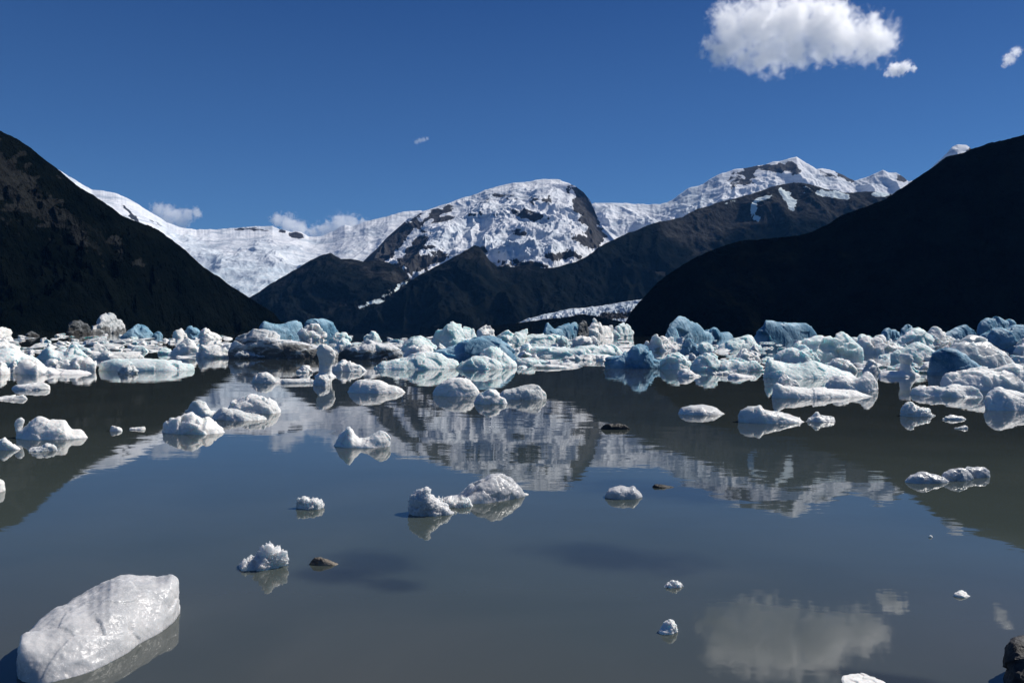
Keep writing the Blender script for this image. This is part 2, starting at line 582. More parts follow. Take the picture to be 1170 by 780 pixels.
# glacier basin on the left
mountain('snow_mountain',
         [(20, 168, 5900), (60, 190, 5950), (105, 216, 6000), (120, 219, 6000), (135, 222, 6000), (150, 229, 6000), (165, 238, 6000), (180, 247, 6050), (190, 254, 6100), (205, 260, 6150),
          (225, 262.5, 6200), (245, 262, 6200), (260, 261, 6200), (275, 260, 6200), (290, 258.5, 6200), (311, 258, 6200), (320, 262, 6200), (332, 265, 6200), (343, 264, 6200), (353, 270, 6200),
          (367, 270, 6200), (380, 264, 6200), (388, 259, 6200), (394, 256.5, 6200), (403, 258, 6200), (418, 253, 6200), (430, 251, 6200), (442, 248, 6200), (460, 242, 6250), (480, 240, 6300), (520, 250, 6300)],
         [(20, 3900), (280, 3900), (400, 4200), (520, 4400)], snow_m,
         'snow covered ridge and broad icefall behind the left mountain', 'mountain', ns=760, nt=240, p=0.92, jagamp=1.0, gully=75, gl=420, seed=26.0, fine=20,
         attrs={'snow': rocky([(338, 268, 12, 4, 5, -.55), (285, 262, 30, 2.2, 0, -.4), (320, 263, 8, 2.5, 10, -.5), (178, 256, 14, 3, 35, -.33), (150, 245, 18, 1.8, 48, -.5), (160, 255, 18, 1.6, 45, -.45), (225, 276, 22, 3, 10, -.25)], 0.85),
                'blue': lambda P, N, px, py, t, g: np.clip(smooth(py, 285, 312) * 0.8 + blob(px, py, [(230, 285, 40, 10, 20, .45), (300, 285, 40, 8, 5, .35), (190, 262, 25, 6, 30, .3)]), 0, 1)})

# the snow dome
mountain('snow_mountain',
         [(385, 330, 4500), (400, 312, 4600), (418, 294, 4700), (430, 283, 4760), (440, 272, 4820), (452, 262, 4880), (462, 253, 4930), (470, 247, 4960), (478, 243, 5000), (485, 241, 5000), (500, 236, 5050), (510, 233, 5080), (530, 226, 5120),
          (545, 222, 5150), (555, 217, 5180), (575, 212, 5200), (590, 209, 5200), (605, 207, 5200), (620, 205, 5200), (640, 206, 5180), (650, 209, 5150), (658, 213, 5120), (667, 219, 5080), (674, 228, 5040),
          (678, 238, 5000), (682, 248, 4960), (688, 258, 4900), (697, 268, 4820), (712, 285, 4700), (740, 310, 4500)],
         [(385, 3500), (500, 3100), (620, 3000), (740, 3200)], snow_m,
         'broad snow dome with hanging glaciers and dark rock cliffs', 'mountain', ns=860, nt=300, p=0.86, jagamp=0.7, gully=120, gl=330, seed=31.0, fine=34,
         attrs={'snow': rocky([(436, 286, 32, 12, -44, -1.1), (456, 268, 28, 11, -40, -1.0), (480, 275, 12, 7, -30, -.5), (470, 290, 22, 8, -35, -.6), (425, 300, 22, 12, -30, -.8), (498, 245, 22, 5, -25, -.6), (505, 252, 14, 4, -25, -.55), (480, 300, 20, 10, -20, -.6),
                               (667, 236, 10, 26, -20, -1.1), (680, 268, 14, 10, 40, -.7), (676, 256, 8, 10, 10, -.55), (600, 244, 18, 7, 10, -0.39), (575, 250, 15, 4, 15, -0.27), (590, 226, 30, 4, 8, -0.33), (625, 228, 10, 6, 20, -0.31), (560, 228, 18, 4, -15, -0.31), (545, 242, 16, 3.5, -10, -0.27), (590, 264, 10, 4, 20, -0.35),
                               (585, 302, 40, 4, 0, -0.39), (640, 292, 22, 5, -10, -0.43), (672, 276, 18, 6, 20, -.6), (545, 296, 8, 12, 0, -.8), (500, 295, 12, 6, -30, -.6), (530, 222, 26, 3, -14, -0.31)], 0.86, 0.30, 0.14),
                'blue': lambda P, N, px, py, t, g: np.clip(blob(px, py, [(600, 280, 70, 14, 5, .3), (510, 270, 40, 10, -30, .35)]), 0, 1)})

# snow range on the right
mountain('snow_mountain',
         [(600, 262, 6000), (640, 246, 6050), (660, 238, 6100), (680, 231.5, 6150), (698, 232, 6150), (726, 233, 6200), (754, 233, 6200), (762, 231, 6200), (770, 227, 6200), (786, 215.5, 6200), (797, 213, 6200), (805, 209, 6200), (822, 199, 6200),
          (830, 196, 6200), (839, 192.5, 6200), (850, 191, 6200), (863, 188.5, 6200), (875, 187.5, 6200), (884, 185, 6200), (898, 183.5, 6200), (910, 179, 6200), (916, 183, 6200), (922, 187, 6200), (933, 193.5, 6200), (940, 192.5, 6200),
          (953, 195.5, 6200), (965, 201, 6200), (976, 207, 6200), (985, 205, 6200), (997, 200, 6150), (1009, 195, 6150), (1016, 197, 6150), (1024, 196, 6150), (1032, 201, 6150), (1038, 206, 6150), (1050, 203, 6100),
          (1060, 195, 6100), (1068, 187, 6100), (1081, 176.5, 6100), (1088, 168, 6100), (1096, 166, 6100), (1104, 165.5, 6100), (1112, 172, 6100), (1125, 185, 6100), (1160, 215, 6100)],
         [(600, 4700), (700, 4500), (900, 4400), (1160, 4400)], snow_m,
         'jagged snowy range with a pointed summit, on the right', 'mountain', ns=900, nt=240, p=0.95, jagamp=0.6, gully=150, gl=300, seed=37.0, fine=40,
         attrs={'snow': rocky([(840, 205, 10, 12, 25, -.45), (855, 200, 8, 14, 20, -.55), (880, 192, 26, 5, -5, -.5), (905, 192, 12, 8, 30, -.4), (815, 218, 16, 8, -40, -.3), (945, 200, 14, 5, 20, -.35), (966, 203, 10, 3, 25, -.7),
                               (1030, 203, 8, 5, 35, -.5), (1075, 190, 10, 14, 20, -.2), (1108, 172, 5, 6, 0, -.6), (720, 240, 40, 6, 0, -.12)], 0.84, 0.16, 0.18),
                'blue': lambda P, N, px, py, t, g: np.clip(blob(px, py, [(790, 230, 30, 14, -30, .5)]), 0, 1)})
# ------------------------------------------------------------------ ice materials
def mat_ice(name, c_hi, c_lo, sss, rad, dirt=0.0, clear=0.0, rough=0.55, bumpd=0.028, speck=0.0, ssc=0.13, spec=0.28):
    w = NT(name)
    tc = w.n('TexCoord')
    gs = w.attr('grain', 'OBJECT')                       # size of the piece in metres
    sc = w.n('VectorMath', operation='DIVIDE')
    w.l(tc.outputs['Object'], sc.inputs[0])
    cmb = w.n('CombineXYZ')
    for i in range(3):
        w.l(gs, cmb.inputs[i])
    w.l(cmb.outputs[0], sc.inputs[1])
    P = sc.outputs[0]
    oi = w.n('ObjectInfo')
    ad = w.n('VectorMath', operation='ADD')
    w.l(P, ad.inputs[0])
    cr = w.n('CombineXYZ')
    w.l(w.math('MULTIPLY', oi.outputs['Random'], 40.0), cr.inputs[0])
    w.l(cr.outputs[0], ad.inputs[1])
    Q = ad.outputs[0]
    big = w.noise(Q, 1.6, 4, 0.55, 0.5)
    mid = w.noise(Q, 6.0, 5, 0.6)
    fine = w.noise(Q, 34.0, 4, 0.65)
    c = w.mix(w.ramp(big, 0.35, 0.65), c_lo, c_hi)
    c = w.mix(w.math('MULTIPLY', w.ramp(fine, 0.5, 0.75), 0.5), c, tuple(min(0.88, v * 1.12) for v in c_hi))
    if dirt > 0:
        mp = w.n('Mapping')
        w.l(Q, mp.inputs['Vector'])
        mp.inputs['Scale'].default_value = (1.0, 1.0, 2.6)
        mp.inputs['Rotation'].default_value = (0.2, 0.5, 0.1)
        dn = w.noise(mp.outputs[0], 2.4, 6, 0.68, 0.9)
        szn = w.n('SeparateXYZ')
        w.l(P, szn.inputs[0])
        dn = w.math('ADD', dn, w.ramp(szn.outputs[2], 0.02, 0.40, 0.14, -0.10, False))   # the lower band carries the silt
        df = w.math('MULTIPLY', w.ramp(dn, 0.48, 0.62), dirt)
        c = w.mix(df, c, (0.035, 0.032, 0.028))
    if speck:
        sp = w.noise(Q, 75.0, 2, 0.5)
        msk = w.ramp(w.noise(Q, 3.0, 3, 0.6), 0.45, 0.65)
        c = w.mix(w.math('MULTIPLY', w.ramp(sp, 0.6, 0.7), w.math('MULTIPLY', msk, speck)), c, (0.88, 0.88, 0.88))
    vor = w.n('TexVoronoi', feature='F1')
    w.l(Q, vor.inputs['Vector'])
    vor.inputs['Scale'].default_value = 15.0
    h = w.math('ADD', w.math('MULTIPLY', mid, 1.0), w.math('MULTIPLY', vor.outputs['Distance'], 0.35))
    h = w.math('ADD', h, w.math('MULTIPLY', fine, 0.22))
    nb = w.bump(h, 0.6, w.math('MULTIPLY', gs, bumpd))
    b = w.bsdf(c, w.ramp(mid, 0.3, 0.7, rough * 0.8, min(1.0, rough * 1.3)), spec, nb)
    b.inputs['IOR'].default_value = 1.31
    b.inputs['Subsurface Weight'].default_value = sss
    b.inputs['Subsurface Radius'].default_value = rad
    w.l(w.math('MULTIPLY', gs, ssc), b.inputs['Subsurface Scale'])
    if clear:
        b.inputs['Transmission Weight'].default_value = clear
    return w.m


ICE = {
    'w': mat_ice('white_bubbly_ice', (0.87, 0.85, 0.80), (0.76, 0.76, 0.73), 0.85, (0.8, 0.95, 1.0)),
    't': mat_ice('pale_teal_ice', (0.82, 0.86, 0.83), (0.58, 0.69, 0.67), 0.95, (0.55, 0.92, 1.0)),
    'b': mat_ice('blue_ice', (0.30, 0.46, 0.56), (0.06, 0.17, 0.27), 0.6, (0.45, 0.85, 1.0)),
    'd': mat_ice('dirt_streaked_ice', (0.70, 0.70, 0.69), (0.46, 0.48, 0.48), 0.5, (0.7, 0.9, 1.0), 0.8),
    'k': mat_ice('black_debris_ice', (0.2, 0.21, 0.22), (0.05, 0.055, 0.055), 0.2, (0.7, 0.9, 1.0), 0.9),
    'g': mat_ice('wet_grey_ice', (0.78, 0.775, 0.74), (0.60, 0.61, 0.59), 0.8, (0.75, 0.92, 1.0), 0.0, 0.0, 0.3),
    'n': mat_ice('grainy_melting_ice', (0.60, 0.595, 0.59), (0.44, 0.445, 0.45), 0.85, (0.85, 0.95, 1.0), 0.0, 0.0, 0.24, 0.03, 1.0, 0.2, 0.55),
    'c': mat_ice('glassy_ice', (0.85, 0.85, 0.84), (0.62, 0.64, 0.62), 0.75, (0.8, 0.95, 1.0), 0.0, 0.12, 0.16, 0.03, 1.0, 0.3, 0.5),
}


def mat_stone(name, dark, light):
    w = NT(name)
    tc = w.n('TexCoord')
    n = w.noise(tc.outputs['Object'], 14.0, 6, 0.65)
    m = w.noise(tc.outputs['Object'], 60.0, 4, 0.7)
    c = w.mix(w.ramp(n, 0.35, 0.65), dark, light)
    nb = w.bump(w.math('ADD', n, w.math('MULTIPLY', m, 0.4)), 0.8, 0.03)
    w.bsdf(c, 0.55, 0.4, nb)
    return w.m


STONE = mat_stone('dark_wet_stone', (0.012, 0.012, 0.012), (0.05, 0.047, 0.042))
STONE_TAN = mat_stone('tan_stone', (0.07, 0.06, 0.048), (0.26, 0.22, 0.17))
STONE_BLACK = mat_stone('black_stone', (0.006, 0.006, 0.007), (0.05, 0.05, 0.05))


# ------------------------------------------------------------------ ice shapes
def smooth_line(u, up, vp):
    """Piecewise cubic through traced points without overshoot."""
    i = np.clip(np.searchsorted(up, u) - 1, 0, len(up) - 2)
    h = np.maximum(up[i + 1] - up[i], 1e-6)
    t = np.clip((u - up[i]) / h, 0, 1)
    lin = vp[i] + (vp[i + 1] - vp[i]) * t
    cub = vp[i] + (vp[i + 1] - vp[i]) * (t * t * (3 - 2 * t))
    return 0.55 * lin + 0.45 * cub


def loft_x(pts, Ycl, Ycr, D, sk, a, b, nu, nv, under=1.0):
    """Body whose top line follows pts (slope coordinates) at depth Yc, with elliptical plan and rounded cross sections."""
    p = np.array(pts, dtype=float)
    if len(p) < 2:
        raise ValueError(pts)
    xs = np.linspace(p[0, 0], p[-1, 0], nu)
    ys = smooth_line(xs, p[:, 0], p[:, 1])
    u = np.linspace(-1, 1, nu)
    Yc = Ycl + (Ycr - Ycl) * (u + 1) / 2
    d = ray_np(xs, ys)
    k = Yc / d[:, 1]
    X = d[:, 0] * k
    T = np.maximum(CAM_H + d[:, 2] * k, 0.012 * Yc / 10)
    Du = D * np.maximum(1 - np.abs(u) ** 1.9, 0.0) ** (1 / 1.7)
    Du = np.maximum(Du, D * 0.08)
    wob = 1 + 0.22 * pnoise(np.stack([u * 2.3 + X[0], np.full(nu, 3.3), np.full(nu, Ycl)], -1))
    Du = Du * wob
    U = np.maximum(0.5 * T, 0.3 * Du) * under
    th = np.linspace(0, 2 * math.pi, nv, endpoint=False)
    c, s = np.cos(th), np.sin(th)
    V = np.zeros((nu, nv, 3))
    for i in range(nu):
        yy = -Du[i] * np.sign(c) * np.abs(c) ** b
        zz = np.where(s > 0, T[i] * np.abs(s) ** a, -U[i] * np.abs(s) ** 0.8)
        yy = yy + np.where(s > 0, sk * Du[i] * s, 0)
        V[i, :, 0] = X[i] * (1 + (yy) / Yc[i])
        V[i, :, 1] = Yc[i] + yy
        V[i, :, 2] = zz
    idx = np.arange(nu * nv).reshape(nu, nv)
    r = np.roll(idx, -1, axis=1)
    F = np.stack([idx[:-1], r[:-1], r[1:], idx[1:]], -1).reshape(-1, 4)
    V = V.reshape(-1, 3)
    n0 = len(V)
    V = np.concatenate([V, V[idx[0]].mean(0)[None], V[idx[-1]].mean(0)[None]])
    tri = [(n0, r[0][j], idx[0][j]) for j in range(nv)] + [(n0 + 1, idx[-1][j], r[-1][j]) for j in range(nv)]
    F3 = [tuple(f) for f in F] + [tuple(t) for t in tri]
    return V, F3


def loft_z(levels, Yc, D, nv=20):
    """Upright body from rows (y, x left, x right): pillars and mushrooms, with overhangs."""
    p = np.array(levels, dtype=float)
    order = np.argsort(p[:, 0])
    p = p[order]
    ys = np.linspace(p[0, 0], p[-1, 0], 24)
    xl = smooth_line(ys, p[:, 0], p[:, 1])
    xr = smooth_line(ys, p[:, 0], p[:, 2])
    wmax = (xr - xl).max()
    V, F = [], []
    n = len(ys)
    th = np.linspace(0, 2 * math.pi, nv, endpoint=False)
    for i in range(n):
        A = at_depth(xl[i], ys[i], Yc)
        B = at_depth(xr[i], ys[i], Yc)
        c = (A + B) / 2
        rx = (B - A).length / 2
        ry = D * (0.35 + 0.65 * (xr[i] - xl[i]) / wmax)
        for t in th:
            V.append((c.x + rx * math.cos(t), Yc + ry * math.sin(t), c.z))
    bot = V[-nv:]
    for q in bot:
        V.append((q[0], q[1], -0.3 * D - 0.05))
    n += 1
    for i in range(n - 1):
        for j in range(nv):
            k = (j + 1) % nv
            F.append((i * nv + j, i * nv + k, (i + 1) * nv + k, (i + 1) * nv + j))
    V = np.array(V)
    m = len(V)
    V = np.concatenate([V, V[:nv].mean(0)[None], V[-nv:].mean(0)[None]])
    for j in range(nv):
        k = (j + 1) % nv
        F.append((m, k, j))
        F.append((m + 1, (n - 1) * nv + j, (n - 1) * nv + k))
    return V, F


PENDING = []


def ybl_(yb):
    return yb[0] if isinstance(yb, tuple) else yb



def berg(label, yb, pts, mat='w', dr=0.6, sk=None, a=0.75, b=0.8, name='iceberg', cat='iceberg', extra=(), pil=(),
         amp=1.0, vox=None, group=None, fine=1.0, size=None, under=1.0, cuts=14, fr=0.75, spk=0.0):
    """yb: picture row of the front waterline (or (left, right) rows); pts: traced top line. extra: more lofts
    (pts, depth offset in half-depths, depth scale); pil: upright lofts (levels, depth offset, depth scale)."""
    if sk is None:
        sk = 0.35 if mat in ('w', 'g', 'c', 't') else 0.1
    amp *= {'b': 0.6, 't': 0.75}.get(mat, 1.0) if isinstance(mat, str) else 1.0
    if mat in ('d', 'k', 'n'):
        cuts = 0
    elif isinstance(mat, str) and ybl_(yb) < 432:
        cuts = min(cuts, 9)
        amp *= 0.9
        fr = 1.7
    if mat in ('w', 'g', 't'):
        a, b, dr = a * 1.35, min(1.0, b * 1.15), dr * 1.2
    x0, x1 = pts[0][0], pts[-1][0]
    ybl, ybr = yb if isinstance(yb, tuple) else (yb, yb)
    dl, dr_ = ground_depth(x0, ybl), ground_depth(x1, ybr)
    d0 = (dl + dr_) / 2
    W = (x1 - x0) / FPX * d0
    D = 0.5 * dr * W
    top = min(q[1] for q in pts)
    H = max((max(ybl, ybr) - top) / FPX * d0, 0.02)
    if not isinstance(yb, tuple):
        D = min(D, 2.6 * H + 0.12 * W)
    nu = int(min(110, max(26, (x1 - x0) * 0.9)))
    bodies = [loft_x(pts, dl + D, dr_ + D, D, sk, a, b, nu, 28, under)]
    for e in extra:
        off, sc = e[1], e[2]
        yy = ybl if not isinstance(yb, tuple) else (ybl + ybr) / 2
        w2 = (e[0][-1][0] - e[0][0][0]) / FPX * d0
        D2 = 0.5 * w2 * sc
        bodies.append(loft_x(e[0], dl + D + off * D, dr_ + D + off * D, D2, sk, a, b, 30, 24))
    for e in pil:
        w2 = max(q[2] - q[1] for q in e[0]) / FPX * d0
        bodies.append(loft_z(e[0], d0 + D + e[1] * D, 0.5 * w2 * e[2]))
    V, F, n0 = [], [], 0
    for v, f in bodies:
        V.append(v)
        F += [tuple(i + n0 for i in t) for t in f]
        n0 += len(v)
    V = np.concatenate(V)
    org = np.array([V[:, 0].mean(), V[:, 1].mean(), 0.0])
    V = V - org
    me = bpy.data.meshes.new(name)
    me.from_pydata([tuple(q) for q in V], [], F)
    me.update()
    o = link(name, me, tuple(org))
    px = d0 / FPX
    vs_ = max(vox or 0.75 * px, W / 200, (W * D * H) ** (1 / 3) / 90)
    S = size or min(W, 1.7 * H + 0.10 * W)
    mod = o.modifiers.new('remesh', 'REMESH')
    mod.mode = 'VOXEL'
    mod.voxel_size = vs_
    o['grain'] = float(S)
    tag(o, label, cat, group)
    PENDING.append((o, S, amp, fine, cuts, (fr, spk), ICE[mat] if isinstance(mat, str) else mat))
    return o


def finish_bergs():
    bpy.context.view_layer.update()
    dg = bpy.context.evaluated_depsgraph_get()
    res = []
    for o, S, amp, fine, cuts, fr, mat in PENDING:
        me = bpy.data.meshes.new_from_object(o.evaluated_get(dg))
        res.append(me)
    for (o, S, amp, fine, cuts, fr, mat), me in zip(PENDING, res):
        old = o.data
        o.modifiers.clear()
        nm = old.name
        o.data = me
        bpy.data.meshes.remove(old)
        me.name = nm
        n = len(me.vertices)
        V = np.empty(n * 3, dtype=np.float32)
        me.vertices.foreach_get('co', V)
        V = V.reshape(-1, 3).astype(np.float64)
        N = np.empty(n * 3, dtype=np.float32)
        me.vertex_normals.foreach_get('vector', N)
        N = N.reshape(-1, 3)
        off = np.array(o.location) * 0.37 + 5.0
        # broad flat fracture faces
        rs = np.random.RandomState(int(abs(o.location.x * 131 + o.location.y * 71)) % 99991)
        for _ in range(cuts):
            az = rs.uniform(-math.pi, math.pi)
            el = rs.uniform(-0.15, 0.85)
            nv = np.array([math.cos(az) * math.cos(el) * 0.6, math.sin(az) * math.cos(el), math.sin(el)])
            nv /= np.linalg.norm(nv)
            h = V @ nv
            lim = h.max() * (rs.uniform(0.62, 0.88) if el < 0.45 else rs.uniform(0.84, 0.94))
            V = V - nv[None] * (np.maximum(0, h - lim) * 0.8 * min(1, amp))[:, None]
        Q = V / S + off
        # melt hollows with sharp ridges between, lumps, and small roughness
        lump = fbm(Q * np.array([1.1, 1.4, 1.7]), 3)
        cell = 1 - np.abs(fbm(Q * np.array([1.2, 1.6, 2.1]) + 7.7, 2))
        cell2 = 1 - np.abs(pnoise(Q * 6.5 + 3.1))
        ro = fbm(Q * 11.0, 4, 0.6)
        lk_ = 0.45 if fr[0] > 1.2 else 1.0
        d = amp * S * lk_ * (0.055 * lump + 0.085 * (cell - 0.75)) + amp * S * 0.02 * (cell2 - 0.7) + fine * S * 0.020 * ro
        # cracked plates: every fracture cell sits at its own level and tilt
        K = 46
        lo_, hi_ = V.min(0), V.max(0)
        seeds = lo_ + rs.rand(K, 3) * (hi_ - lo_)
        Vw = V + S * 0.05 * np.stack([fbm(Q * 4 + k_, 2) for k_ in (1.0, 5.0, 9.0)], -1)
        best = np.full(n, 1e18)
        lev = np.zeros(n)
        tl = rs.normal(size=(K, 3)) * 0.16
        rl = rs.uniform(-1, 1, K)
        for k_ in range(K):
            df = (Vw - seeds[k_]) / S
            q2 = (df * df * np.array([0.7, 0.7, 1.3])).sum(1)
            m_ = q2 < best
            best = np.where(m_, q2, best)
            lev = np.where(m_, 0.028 * rl[k_] + df @ tl[k_], lev)
        d = d + fr[0] * amp * S * np.clip(lev, -0.10, 0.05)
        if fr[1]:
            d = d + fr[1] * S * (0.16 * np.clip(pnoise(Q * 9.0) * 1.4, -0.3, 1) ** 2 * np.sign(pnoise(Q * 9.0)) + 0.10 * (np.clip(1 - np.abs(pnoise(Q * 17.0)) * 2.2, 0, 1) ** 2))
        w = np.clip((V[:, 2] / (0.10 * S)) * 0.5 + 0.6, 0.25, 1)
        V = V + N * (d * w)[:, None]
        me.vertices.foreach_set('co', V.astype(np.float32).ravel())
        me.polygons.foreach_set('use_smooth', np.ones(len(me.polygons), dtype=bool))
        me.materials.clear()
        me.materials.append(mat)
        me.update()
# ------------------------------------------------------------------ near ice
berg('big sculpted white ice block with a bubbly top, closest piece at lower left',
     (808, 723), [(21, 742), (24, 730), (33, 725), (48, 718), (69, 706), (88, 697), (100, 691), (110, 685), (119, 679), (128, 673.5), (139, 669.5), (150, 667.5), (161, 668.5), (178, 668), (188, 665), (196, 661), (203, 664), (205, 680), (205, 695)],
     'n', dr=0.8, sk=0.4, a=0.8, b=0.85, name='ice_block', cat='ice block', amp=0.5, fine=0.7, vox=0.0032, size=0.42, fr=0.5)
berg('jagged pointed white ice lump at the near end of a crumbly ice strip', 589.5,
     [(467, 572), (470, 565), (476, 562.5), (485, 560), (488, 559), (492, 566), (500, 572), (508, 578), (515, 585), (518, 589)], 'n', dr=0.6, a=0.6, spk=0.25, name='ice_chunk', cat='ice chunk', amp=0.7, fine=1.2)
berg('rounded glassy white ice dome with a crumbly tail', (579, 571.5),
     [(498, 578), (510, 574), (522, 571), (530, 565), (540, 556), (550, 549.5), (562, 544.5), (572, 543.5), (582, 548), (590, 555), (597, 564), (598, 569)], 'n', dr=0.55, a=0.7, sk=.1, name='ice_chunk', cat='ice chunk', amp=0.7, fine=1.0)
berg('strip of crushed ice bits joining the pointed lump and the rounded dome', 581,
     [(488, 579), (493, 572), (500, 571), (507, 573), (513, 571), (520, 574), (528, 572), (536, 573), (545, 577)], 'c', dr=0.5, a=0.5, spk=0.8, name='ice_chunk', cat='ice chunk', amp=1.3, fine=1.5, vox=0.0045)
berg('small flat clear ice slab with an orange tinted corner, alone in open water', 570.5,
     [(691, 566), (696, 559), (703, 556.5), (712, 556), (719, 557), (724, 555.5), (728, 560), (733, 565), (734, 568)], 'n', dr=0.7, a=0.45, b=0.6, name='ice_chunk', cat='ice chunk', amp=0.5)
berg('knobbly glassy ice cluster floating upright, smaller of the two clusters', 582.5,
     [(336, 574), (340, 570), (347, 569), (353, 572), (358, 571), (366, 573), (372, 575), (376, 579)], 'c', dr=0.5, a=0.5, spk=0.5, name='ice_chunk', cat='ice chunk', amp=1.3, fine=1.5, vox=0.0045)
berg('low spread of jagged clear ice crystals with a taller white crown', (657, 650),
     [(264, 654), (272, 648), (281, 645), (291, 644), (298, 637), (302, 629), (310, 625), (322, 626), (330, 631), (330, 643)], 'c', dr=0.6, a=0.5, spk=0.6, name='ice_chunk', cat='ice chunk', amp=1.3, fine=1.5, vox=0.0045)
berg('tiny curved white ice scrap by the cloud reflection', 725,
     [(752, 721), (756, 714), (762, 708.5), (769, 708), (774, 713), (776, 721)], 'w', dr=0.6, spk=0.25, name='ice_scrap', cat='ice scrap', amp=1.0, fine=1.5)
berg('thin spiky frost scrap barely above the water', 672,
     [(758, 669), (764, 666), (770, 665), (776, 667), (783, 670)], 'c', dr=0.6, spk=0.8, name='ice_scrap', cat='ice scrap', amp=2.5, fine=3)
berg('pin sized ice crumb just beyond the rounded glassy dome', 565.5,
     [(596, 565), (600, 563), (604, 565)], 'w', dr=0.6, name='ice_scrap', cat='ice scrap')
berg('pin sized ice crumb in the blue reflection below the three rounded lumps', 614,
     [(1060, 613), (1063, 611), (1066, 613)], 'w', dr=0.6, name='ice_scrap', cat='ice scrap')
berg('tiny fuzzy white ice scrap in open water near the black rock', 683,
     [(1087, 681), (1091, 678), (1097, 676), (1104, 678), (1109, 682)], 'w', dr=0.6, spk=0.35, name='ice_scrap', cat='ice scrap', amp=1.0, fine=2)
berg('flat white ice sheet cut by the bottom edge of the view', 786,
     [(955, 781), (965, 777), (980, 776), (995, 776.5), (1008, 779), (1015, 784)], 'w', dr=0.6, a=0.5, name='ice_chunk', cat='ice chunk', amp=0.8)
berg('first of three rounded white lumps in a row, lowest and frontmost', 552.5,
     [(1034, 549), (1041, 543), (1050, 540), (1058, 540), (1068, 542), (1077, 545), (1084, 550)], 'n', dr=0.5, a=0.6, name='ice_chunk', cat='ice chunk', amp=0.7, fine=1.2)
berg('middle of three rounded white lumps in a row', 549.5,
     [(1074, 547), (1079, 540), (1087, 536.5), (1096, 535), (1104, 537), (1109, 540.5), (1112, 546)], 'n', dr=0.55, a=0.6, name='ice_chunk', cat='ice chunk', amp=0.7, fine=1.2)
berg('last of three rounded white lumps in a row, farthest from shore', 546,
     [(1099, 538), (1104, 533.5), (1113, 534), (1124, 534.5), (1130, 538), (1131, 543)], 'n', dr=0.55, a=0.6, name='ice_chunk', cat='ice chunk', amp=0.7, fine=1.2)
berg('lumpy grey white chunk with nibbled edges in front of the long ridged floe', 476.5,
     [(1029, 471), (1031, 464), (1037, 461), (1042, 461), (1047, 466), (1054, 467), (1062, 468.5), (1068, 471), (1074, 475.5)], 'g', dr=0.5, a=0.6, spk=0.3, name='ice_chunk', cat='ice chunk', amp=1.5, fine=1.6)
berg('narrow low sliver of ice beside the lumpy nibbled chunk', 479.5,
     [(1073, 479), (1078, 475), (1088, 474), (1098, 476), (1110, 479)], 'g', dr=0.3, name='ice_chunk', cat='ice chunk')
berg('tiny ice scrap just below the narrow sliver', 490,
     [(1089, 490), (1096, 488), (1102, 486), (1106, 487), (1107, 491)], 'g', dr=0.5, name='ice_scrap', cat='ice scrap')
berg('oval flat grey floe lying alone between the dark stone and the double floe', 474.5,
     [(773, 471), (779, 466), (790, 463.5), (802, 463), (814, 465), (824, 469), (832, 473)], 'g', dr=0.55, a=0.45, b=0.6, name='ice_floe', cat='ice floe', amp=0.35, fine=0.5)
berg('smooth grey double lobed floe with a dark slit along its waterline', 484.5,
     [(836, 474), (842, 469), (852, 466), (862, 465), (868, 463.5), (873, 468), (884, 471), (898, 474), (912, 477), (920, 483), (929, 487)], 'g', dr=0.42, a=0.5, b=0.6, name='ice_floe', cat='ice floe', amp=0.5, fine=0.5)
berg('small pointed grey chunk touching the tip of the double lobed floe', 482.5,
     [(920, 480), (926, 476), (930, 471.5), (934, 471), (937, 474.5), (946, 476), (953, 478.5), (958, 481.5)], 'g', dr=0.5, name='ice_chunk', cat='ice chunk', amp=1.2)
berg('winged white iceberg with two raised tips and a hollow between them', 512,
     [(379, 509), (384, 503), (390, 493), (394, 486), (397, 484), (401, 489), (406, 498), (413, 503), (422, 501.5), (430, 496), (437, 491), (444, 492), (450, 498), (449, 508)], 'w', dr=0.4, a=0.7, amp=0.55, fine=0.7)
berg('white wedge with a sharp faceted end, alone between mushroom and dome', 449.5,
     [(397, 449), (400, 441), (407, 434), (420, 433.5), (435, 435), (447, 440), (458, 443), (465, 447)], 'w', dr=0.45, a=0.6, amp=0.5, fine=0.6)
berg('low white iceberg with crumpled top where the snow reflection begins', 497,
     [(181, 484), (186, 480), (200, 478), (212, 476), (220, 473), (226, 476), (231, 481), (237, 478), (242, 482), (250, 487), (259, 493)], 'w', dr=0.5, a=0.65, amp=1.0, fine=1.1)
berg('pale low ice ledge behind the crumpled white iceberg', 479,
     [(213, 467), (217, 458), (226, 457.5), (234, 461), (240, 470), (250, 473), (262, 477)], 'g', dr=0.5, a=0.6, name='ice_floe', cat='ice floe')
berg('white ledge of two stacked lumps with a teal hollow, near the crumpled iceberg', 473,
     [(262, 467), (268, 458), (276, 454), (286, 452), (298, 452), (308, 451.5), (315, 454), (319, 460), (321, 467)], 'w', dr=0.5, a=0.6, amp=1.2,
     extra=[([(261, 471), (270, 463), (282, 460), (292, 463), (300, 470)], -0.8, 0.5)])
berg('flat pale ice spread joining the two stacked lumps to the crumpled iceberg', 481,
     [(232, 476), (240, 468), (252, 465), (266, 468), (285, 473), (305, 476), (312, 479)], 'g', dr=0.4, a=0.5, name='ice_floe', cat='ice floe', amp=0.7)
berg('seahorse shaped white iceberg with a raised head and rounded tail', 503,
     [(12, 501), (14, 495), (22, 491), (31, 487), (37, 480), (43, 477), (50, 477), (57, 480), (66, 481), (74, 481.5), (78, 488), (82, 491.5), (91, 492), (98, 495), (102, 500)], 'w', dr=0.4, a=0.7, amp=0.5, fine=0.7,
     pil=[([(476, 15, 23), (479, 11.5, 25), (483, 10.5, 24.5), (489, 13, 23.5), (496, 14, 25), (503, 14, 28)], 0.0, 0.9)])
